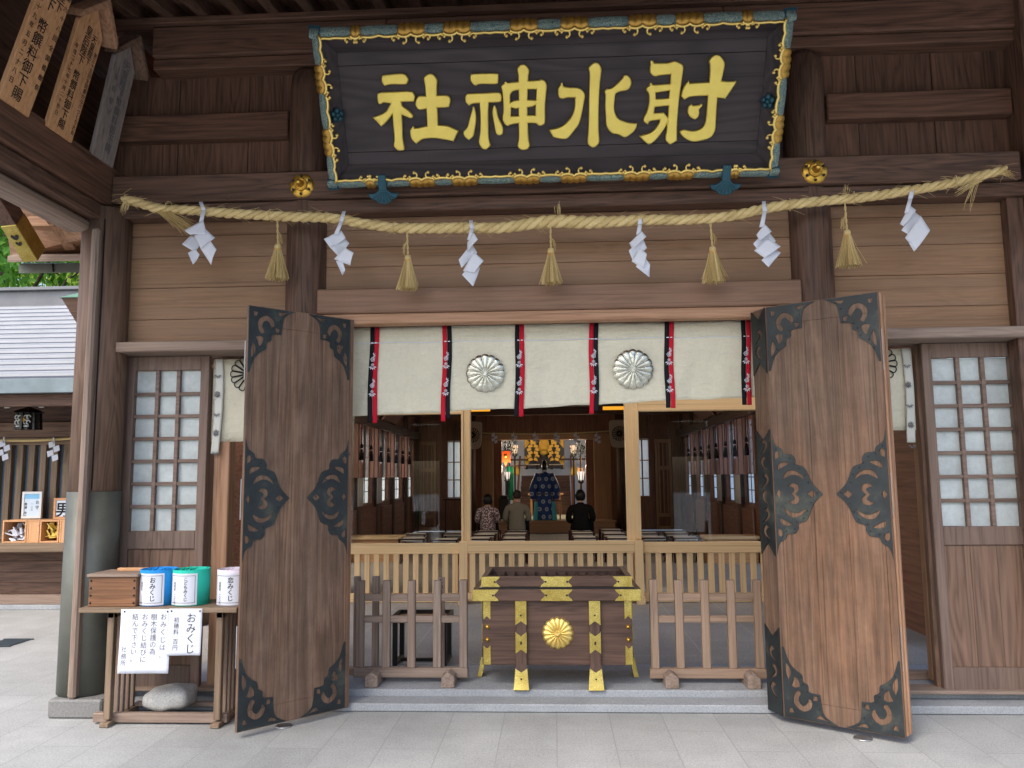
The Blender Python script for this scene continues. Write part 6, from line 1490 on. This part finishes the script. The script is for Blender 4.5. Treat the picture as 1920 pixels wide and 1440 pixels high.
n = [((0, 0, K(.95)), (.14, .1)), ((0, 0, K(1.15)), (.13, .095)), ((0, 0, K(1.33)), (.14, .09)), ((0, .01, K(1.42)), .055), ((0, .02, K(1.48)), .05), ((0, .04, K(1.55)), (.072, .085)), ((0, .04, K(1.62)), (.066, .08))]; e = [(i, i + 1) for i in range(6)]
for s in (-1, 1):
    wr = chain(n, e, 2, [((s * .18, 0, K(1.36)), .05), ((s * .24, .06, K(1.1)), .04), ((s * .12, .27, K(1.08)), .03)]); hand(n, e, wr, (s * .1, .29, K(1.08)), (-s * .4, 1, .1))
    chain(n, e, 0, [((s * .1, 0, K(.88)), .08), ((s * .1, .02, K(.48)), .06), ((s * .1, 0, K(.08)), .04), ((s * .1, .12, K(.04)), .035)])
skinned('body', n, e, SKIN, pr_)
def ring_surf(rows, mat, name, nn=40):
    m = MB(); m.grid(lambda a, b: rows(a * 2 * pi, b), nn, 24); o = m.build(name, mat, pr_); o.location = (0, 0, 0); return o
def lerp_rows(tab, b):
    for (b0, w0, d0), (b1, w1, d1) in zip(tab[:-1], tab[1:]):
        if b <= b1: t = (b - b0) / (b1 - b0); t = t * t * (3 - 2 * t); return w0 + (w1 - w0) * t, d0 + (d1 - d0) * t
    return tab[-1][1:]
tab = [(0, .06, .06), (.06, .15, .1), (.14, .22, .13), (.4, .19, .13), (.46, .185, .125), (.5, .2, .14), (.8, .2, .15), (1, .21, .16)]
def robe(th, b):
    w_, d_ = lerp_rows(tab, b); f = 1 + .03 * sin(th * 9) * b; return Vec((w_ * cos(th) * f, d_ * sin(th) * f - .01, K(1.45 - 1.43 * b)))
ring_surf(robe, ROBE, 'robe')
for s in (-1, 1):
    def slv(th, b, s=s):
        c = Vec((s * (.17 + .13 * min(1, b * 1.6)), .02 + .05 * b, K(1.4 - .78 * b))); w_ = .075 + .055 * sin(pi * min(1, b * .9)) ; return c + Vec((w_ * cos(th) * .9, w_ * 1.3 * sin(th), .02 * cos(th) * s))
    ring_surf(slv, ROBE, 'sleeve', 24)
    ring_surf(lambda th, b, s=s: Vec((s * .2 + (.07 + .05 * b) * cos(th) * (1 + .08 * sin(th * 7)), .03 + .09 * sin(th), K(.55 - .54 * b))), AQUA, 'trouser_leg', 32)
ring_surf(lambda th, b: Vec((.197 * cos(th), .142 * sin(th) - .01, K(.81 - .04 * b))), plain('grey_sash', S(90, 84, 96)), 'sash')
ring_surf(lambda th, b: Vec(((.07 - .005 * b) * cos(th), .015 + .07 * sin(th), K(1.46 + .045 * b))), PAPER, 'collar')
m = MB().lathe([(.078, K(1.56)), (.084, K(1.60)), (.08, K(1.68)), (.062, K(1.76)), (.03, K(1.80)), (0, K(1.805))], (0, .035, 0), 24, sx=.9, sy=1.1); o = m.build('cap', BLACKL, pr_); o.location = (0, 0, 0)
m = MB().lathe([(.079, K(1.50)), (.081, K(1.56))], (0, .035, 0), 20, sx=.95, sy=1.1); o = m.build('hair', HAIRB, pr_); o.location = (0, 0, 0)
# ------------------------------------------------------------ the shrine office to the left
OY = 4.4
of = thing('shrine_office', 'long low wooden shrine office with pale ribbed metal roof at the left', 'shrine office', (-7.5, OY, 0))
def op(name, mb, mat, bevel=.004, parent=None): return mb.build(name, mat, parent or of, bevel=bevel)
def ribbed():
    t = NT('pale_ribbed_metal_roof'); co = t.coord(); nz = t.noise(co, 2.2, 5, .6); n2 = t.noise(t.mapv(co, (.8, 6, 6)), 3, 4, .6)
    c = t.mix(t.math('ADD', t.math('MULTIPLY', nz, .5), t.math('MULTIPLY', n2, .4)), S(136, 140, 146), S(188, 191, 196)); t.bsdf(c, .4, .35, t.bump(n2, .05, .01)); return t.m
ROOFM = ribbed(); OX0, OX1 = -16.0, -5.2
ey, ez = OY - 1.15, V(60, 705, OY - 1.15).z; ry = OY + 1.9; rz = V(60, 572, OY + 1.9).z
m = MB(); nr = 15
for k in range(nr):
    t0, t1 = k / nr, (k + 1) / nr; y0_, y1_ = ey + (ry - ey) * t0, ey + (ry - ey) * t1; za, zb = ez + (rz - ez) * t0, ez + (rz - ez) * t1
    m.hexa([(OX0, y0_, za - .03), (OX1, y0_, za - .03), (OX1, y1_ + .05, zb - .03), (OX0, y1_ + .05, zb - .03), (OX0, y0_, za + .03), (OX1, y0_, za + .03), (OX1, y1_ + .05, zb + .0), (OX0, y1_ + .05, zb + .0)])
rf = op('roof', m, ROOFM, 0)
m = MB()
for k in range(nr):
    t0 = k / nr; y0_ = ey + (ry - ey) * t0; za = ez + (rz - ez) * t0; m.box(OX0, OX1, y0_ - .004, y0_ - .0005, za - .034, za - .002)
op('roof_step_shade', m, plain('roof_step_shade_grey', S(84, 90, 104), .6), 0, rf)  # dark strips paint the shade under each roof step
op('ridge', MB().box(OX0, OX1 + .1, ry - .02, ry + .5, rz - .1, rz + .22).box(OX0, OX1 + .15, ry - .1, ry + .55, rz + .221, rz + .27), plain('lilac_grey_ridge_metal', S(112, 114, 118), .4, .4, 3, .2), .004, rf)
op('roof', MB().hexa([(OX0, ry + .3, rz - .1), (OX1, ry + .3, rz - .1), (OX1, ry + 3.5, ez), (OX0, ry + 3.5, ez), (OX0, ry + .3, rz), (OX1, ry + .3, rz), (OX1, ry + 3.5, ez + .1), (OX0, ry + 3.5, ez + .1)]), ROOFM, 0)
op('eave_gutter', MB().box(OX0, OX1, ey - .03, ey + .08, ez - .2, ez - .031), plain('weathered_zinc', S(120, 134, 140), .45, .4, 4, .3), .004, rf)
op('eave_board', MB().box(OX0, OX1, ey + .1, ey + .2, ez - .34, ez - .2), w_dark('x'), .004, rf)
rb0 = -5.6
for k in range(9): op('rafter_tail', MB().bar((rb0 - k * .42, ey + .22, ez - .3), (rb0 - k * .42, OY + .3, ez + .1), .07, .09), plain('white_rafter_end', S(190, 190, 180)) if False else w_dark('y'), .003, rf)
for k in range(9): op('rafter_end', MB().box(rb0 - k * .42 - .032, rb0 - k * .42 + .032, ey + .2, ey + .215, ez - .35, ez - .25), plain('white_rafter_end', S(196, 196, 186)), .003, rf)
op('soffit', MB().hexa([(OX0, ey + .2, ez - .12), (OX1, ey + .2, ez - .12), (OX1, OY + .3, ez + .22), (OX0, OY + .3, ez + .22), (OX0, ey + .2, ez - .08), (OX1, ey + .2, ez - .08), (OX1, OY + .3, ez + .25), (OX0, OY + .3, ez + .25)]), w_deep('x'), 0)
zz = lambda py: V(60, py, OY).z
op('head_beam', MB().box(OX0, OX1 + .3, OY - .02, OY + .14, zz(820), zz(792)), w_brown('x'), .006)
op('upper_wall', MB().box(OX0, OX1 + .2, OY + .03, OY + .1, zz(792) + .001, ez + .22), w_dark('x'), 0)
op('lintel', MB().box(OX0, OX1 + .2, OY, OY + .1, zz(834), zz(821)), w_table('x'), .004)
m = MB(); x = -5.35
while x > -9.5: m.box(x - .04, x + .04, OY + .01, OY + .07, zz(1012), zz(834) - .001); x -= .155
op('slats', m, w_table('z'), .003)
op('post', MB().box(-6.05, -5.9, OY - .04, OY + .09, .2, zz(834)), w_brown('z'), .006)
op('post', MB().box(-5.3, -5.15, OY - .04, OY + .09, .2, zz(834)), w_brown('z'), .006)
op('window_pane', MB().box(OX0, OX1, OY + .09, OY + .1, zz(1012), zz(834)), plain('blue_grey_glass', S(110, 126, 140), .15), 0)
op('counter', MB().box(OX0, OX1 + .2, OY - .42, OY + .12, zz(1030) , zz(1014)), w_table('x'), .006)
m = MB(); n = 4
for k in range(n): m.box(OX0, OX1 + .15, OY - .03 + .004 * (k % 2), OY + .06, zz(1113) + (zz(1031) - zz(1113)) * k / n + .002, zz(1113) + (zz(1031) - zz(1113)) * (k + 1) / n)
op('lower_boarding', m, w_dark('x'), .003)
op('sill', MB().box(OX0, OX1 + .2, OY - .1, OY + .12, .06, zz(1113)), w_grey('x'), .006); op('plinth', MB().box(OX0, OX1 + .3, OY - .16, OY + .2, 0.002, .06), KERB, .006)
op('end_wall', MB().box(OX1, OX1 + .12, OY + .101, OY + 4.6, .06, 3.0), w_brown('z'), 0)
op('gable_end', MB().prism([(OY - .6, 3.0), (OY + 1.9 + .2, rz), (OY + 5, 3.0)], Fr((OX1 + .02, 0, 0), (0, 1, 0), (0, 0, 1), (1, 0, 0)), 0, .05), w_brown('z'), 0)
# green-roofed building beyond
gl = V(108, 556, 2.4); gy0, gy1 = 2.4, 3.3; gz = gl.z; gx1 = -3.62
gb2 = thing('green_roofed_shed', 'small brown shed with green copper roof squeezed between office and corner pillar', 'shed', ((gl.x + gx1) / 2, 2.8, 0))
wx = V(143, 640, gy0 + .2).x
MB().box(wx, gx1, gy0 + .2, gy1 - .1, .0, gz - .26).build('wall', w_brown('z'), gb2)
MB().hexa([(wx, gy0 + .2, gz - .26), (gx1, gy0 + .2, gz - .26), (gx1, gy1 - .1, gz - .26), (wx, gy1 - .1, gz - .26), (gl.x + .03, gy0 + .02, gz - .012), (gx1, gy0 + .02, gz - .012), (gx1, gy1, gz - .012), (gl.x + .03, gy1, gz - .012)]).build('eave', w_brown('x'), gb2)
MB().hexa([(gl.x, gy0, gz - .011), (gx1, gy0, gz - .011), (gx1, gy1 + .02, gz - .011), (gl.x, gy1 + .02, gz - .011), (gl.x + .45, gy0 + .3, gz + .2), (gx1, gy0 + .3, gz + .2), (gx1, gy1 - .3, gz + .2), (gl.x + .45, gy1 - .3, gz + .2)]).build('roof', plain('green_copper_roof', S(96, 138, 116), .5, .2, 4, .2), gb2, bevel=.008)
# hanging lantern
LY = OY - .55; a = V(55, 768, LY); b = V(55, 806, LY); H = a.z - b.z
lt = thing('hanging_lantern', 'black iron lantern with pierced scrollwork hanging under the office eave', 'lantern', (a.x, LY, b.z))
hw_ = H * .52
MB().lathe([(hw_ * 1.55, H * .82), (hw_ * 1.1, H * .95), (hw_ * .5, H * 1.06), (.02, H * 1.14)], (a.x, LY, b.z), 6, smooth=False).build('lantern_roof', BLACKL, lt)
m = MB()
for k in range(6):
    an = 2 * pi * k / 6 + pi / 6; m.bar((a.x + hw_ * 1.05 * cos(an), LY + hw_ * 1.05 * sin(an), b.z), (a.x + hw_ * .95 * cos(an), LY + hw_ * .95 * sin(an), b.z + H * .85), .025, .025, (0, 1, 0))
MB().lathe([(hw_ * .98, H * .05), (hw_ * .9, H * .84)], (a.x, LY, b.z), 6, smooth=False).build('lantern_body', plain('dark_lantern_panel', S(30, 34, 38), .5), lt)
m.lathe([(hw_ * 1.08, 0), (hw_ * 1.08, H * .07)], (a.x, LY, b.z), 6, smooth=False); m.build('lantern_frame', BLACKL, lt)
m = MB(); F = wall_frame(a.x, LY - hw_ * .87, b.z)
for sx in (-1, 1):
    for (c, d, r) in ((.35, .58, .13), (.35, .36, .12), (.7, .6, .12), (.7, .34, .12)):
        m.tube([F(sx * hw_ * c * .8 + r * H * .8 * cos(q * .6), H * d + r * H * .8 * sin(q * .6), .0) for q in range(9)], .008, 4)
    m.tube([F(sx * hw_ * .15, H * .16), F(sx * hw_ * .6, H * .16)], .012, 4)
m.build('scrollwork', plain('pale_scrollwork', S(190, 196, 190), .5), lt); chrys(Fr(F(0, H * .48, .0), F.u, F.v, F.n), H * .14, 12, .02).build('gilt_boss', GOLD, lt)
MB().tube([(a.x, LY, b.z + H * 1.12), (a.x, LY, ez)], .008, 5).build('chain', BLACKL, lt)
# thin rope with streamers on the office front
a, b = V(-60, 823, OY - .08), V(150, 821, OY - .08)
tag(MB().tube([a + (b - a) * (k / 12) - Vec((0, 0, .03 * sin(pi * k / 12))) for k in range(13)], .018, 6).build('thin_straw_rope', STRAW), 'thin straw rope along the front of the shrine office', 'rope')
small_shide(7, 828, OY - .12, .24, 'white paper streamer on the office rope at the left edge of the photo', 'streamers on the office rope')
small_shide(100, 829, OY - .12, .24, 'white paper streamer on the office rope right of the lantern', 'streamers on the office rope')
# things on the office counter
cz = zz(1014)
def tray(px0, px1, kind, label):
    y = OY - .36; a = V(px0, 1000, y).x; b = V(px1, 1000, y).x; h = V(60, 975, y).z - cz
    t = thing('display_case', label, 'display case', ((a + b) / 2, y + .15, cz), 'display cases on the office counter')
    m = MB().box(a, b, y, y + .3, cz + .001, cz + .02).box(a, a + .02, y, y + .3, cz + .0205, cz + h).box(b - .02, b, y, y + .3, cz + .0205, cz + h).box(a + .0205, b - .0205, y, y + .3, cz + h - .022, cz + h).box(a + .0205, b - .0205, y + .28, y + .3, cz + .0205, cz + h - .0225)
    m.build('case_frame', w_honey('x'), t, bevel=.002)
    if kind == 'closed': MB().box(a + .021, b - .021, y + .004, y + .02, cz + .021, cz + h - .023).build('case_front', w_honey('z'), t); return
    random.seed(px0); m = MB()
    for k in range(26):
        c = Vec((random.uniform(a + .06, b - .06), y + random.uniform(.06, .2), cz + .03 + random.uniform(0, h * .5))); d = Vec((random.uniform(-1, 1), random.uniform(-.3, .3), random.uniform(-.2, 1))).normalized(); m.bar(c, c + d * random.uniform(.07, .12), .05, .012)
    m.build('charms', PAPER if kind == 'white' else cloth('yellow_charm_paper', S(232, 208, 110)), t)
tray(4, 49, 'white', 'wooden display case of white charms at the left of the office counter'); tray(50, 73, 'closed', 'plain closed wooden case between the two charm cases'); tray(74, 110, 'yellow', 'wooden display case of yellow charms on the office counter'); tray(111, 150, 'closed', 'plain wooden case beside the corner pillar')
def framed(px0, py0, px1, py1, fr, label, ch=None):
    y = OY - .12; a = V(px0, py0, y); b = V(px1, py1, y)
    t = thing('framed_notice', label, 'framed notice', ((a.x + b.x) / 2, y, b.z), None)
    w_ = .03; m = MB().box(a.x, b.x, y, y + .03, b.z, b.z + w_).box(a.x, b.x, y, y + .03, a.z - w_, a.z).box(a.x, a.x + w_, y, y + .03, b.z + w_ + .0005, a.z - w_ - .0005).box(b.x - w_, b.x, y, y + .03, b.z + w_ + .0005, a.z - w_ - .0005); m.build('frame', fr, t, bevel=.002)
    MB().box(a.x + w_ * .9, b.x - w_ * .9, y + .012, y + .02, b.z + w_ * .9, a.z - w_ * .9).build('sheet', plain('pale_blue_sheet', S(206, 222, 236), .7), t)
    fn = lambda p, q: Vec((p, y + .010, q)); m = MB()
    if ch: vtext(m, ch, fn, (a.x + b.x) / 2 - .01, a.z - .05, .2, 1, .02)
    else:
        vtext(m, 'お守', fn, (a.x + b.x) / 2 + .07, a.z - .11, .05, 1.3, .01); vtext(m, '開運 安全 成就', fn, (a.x + b.x) / 2 - .08, a.z - .14, .035, 1.2, .01); vtext(m, '一二三', fn, (a.x + b.x) / 2, a.z - .14, .03, 1.2, .01)
        MB().box(a.x + w_, b.x - w_, y + .009, y + .0115, a.z - .09, a.z - w_).build('header_band', plain('sky_blue_print', S(130, 190, 226), .7), t)
    m.build('lettering', INK, t)
framed(42, 922, 76, 972, plain('white_frame', S(220, 222, 220)), 'white framed price notice standing behind the charm cases'); framed(101, 934, 136, 973, w_honey('x'), 'wooden framed notice with one large black character beside the corner pillar', '男')
# drain grating in the paving
a = VZ(-30, 1212, 0); b = VZ(58, 1200, 0)
dg_ = MB()
x0, x1, y0_, y1_ = a.x, b.x, VZ(20, 1213, 0).y, VZ(20, 1200, 0).y
for k in range(7): yy = y0_ + (y1_ - y0_) * k / 7; dg_.box(x0, x1, yy, yy + (y1_ - y0_) / 14, .004, .012)
dg_.box(x0 - .02, x1 + .02, y0_ - .02, y0_ - .001, .004, .012).box(x0 - .02, x1 + .02, y1_, y1_ + .02, .004, .012).box(x0, x1, y0_, y1_, .002, .0039)
tag(dg_.build('drain_grating', plain('dark_steel_grating', S(66, 76, 84), .5, .4)), 'dark steel drain grating set in the paving at the left edge', 'drain grating')

# ------------------------------------------------------------ trees beyond the office
def leafmat(name, a, b):
    t = NT(name); isl = t.n('ShaderNodeNewGeometry').outputs['Random Per Island']; c = t.ramp(isl, [(.0, a), (1.0, b)])
    d = t.n('ShaderNodeBsdfDiffuse', {'Color': c}); tl = t.n('ShaderNodeBsdfTranslucent', {'Color': c}); mx = t.n('ShaderNodeMixShader', {0: .5, 1: d, 2: tl}); t.t.links.new(mx.outputs[0], t.out.inputs[0]); return t.m
LEAFB = leafmat('bright_spring_leaf', S(120, 168, 58), S(196, 224, 112)); LEAFG = leafmat('mid_green_leaf', S(84, 138, 62), S(150, 196, 92)); LEAFY = leafmat('yellow_green_leaf', S(150, 180, 72), S(210, 226, 120))
BARK = plain('rough_bark', S(84, 70, 58), .9, 0, 12, .5, .5)
def tree(x, y, h, r, mat, label, seed, nleaf=15000):
    random.seed(seed); t = thing('broadleaf_tree', label, 'tree', (x, y, 0), 'trees beyond the shrine office')
    m = MB(); top = Vec((x, y, h * .75)); m.tube([Vec((x, y, 0)), Vec((x + .1, y, h * .3)), Vec((x - .1, y + .1, h * .55)), top], [.32, .24, .16, .06], 8)
    blobs = []
    for k in range(30):
        a = random.uniform(0, 2 * pi); e = random.uniform(-.75, 1); q = random.uniform(.35, 1)
        c = Vec((x + r * q * cos(a) * sqrt(1 - e * e * .6), y + r * q * sin(a) * sqrt(1 - e * e * .6), h * .66 + e * h * .32)); blobs.append((c, r * random.uniform(.3, .5)))
        if k < 7: m.tube([Vec((x, y, h * random.uniform(.3, .6))), (Vec((x, y, h * .55)) + c) / 2 + Vec((0, 0, -.2)), c], [.06, .035, .012], 5)
    m.build('trunk', BARK, t)
    m = MB()
    for k in range(nleaf):
        c, br = random.choice(blobs); d = Vec((random.gauss(0, 1), random.gauss(0, 1), random.gauss(0, 1))).normalized() * br * random.uniform(.5, 1.05); d.z *= .7
        p = c + d; n = (d.normalized() + Vec((random.uniform(-.6, .6), random.uniform(-.6, .6), random.uniform(0, .9)))).normalized(); u = n.cross(Vec((random.uniform(-1, 1), random.uniform(-1, 1), .3))).normalized(); v = n.cross(u); s = random.uniform(.08, .16)
        m.add([p - u * s, p - v * s * .45, p + u * s, p + v * s * .45 + n * s * .2], [(0, 1, 2, 3)])
    m.build('crown', mat, t)
tree(-12.4, 11.5, 10.0, 2.9, LEAFG, 'mid green tree at the left edge beyond the office roof', 1)
tree(-9.8, 14.5, 9.0, 2.9, LEAFB, 'bright green tree beyond the ridge of the office roof', 2)
tree(-14.0, 17, 10.4, 3.6, LEAFY, 'yellow green tree behind the bright green one', 3)
tree(-11.9, 19, 10.4, 3.4, LEAFG, 'darker tree standing farthest back beyond the office', 4)
tree(-9.0, 19.5, 9.8, 3.2, LEAFB, 'bright tree beside the green roofed shed', 5)
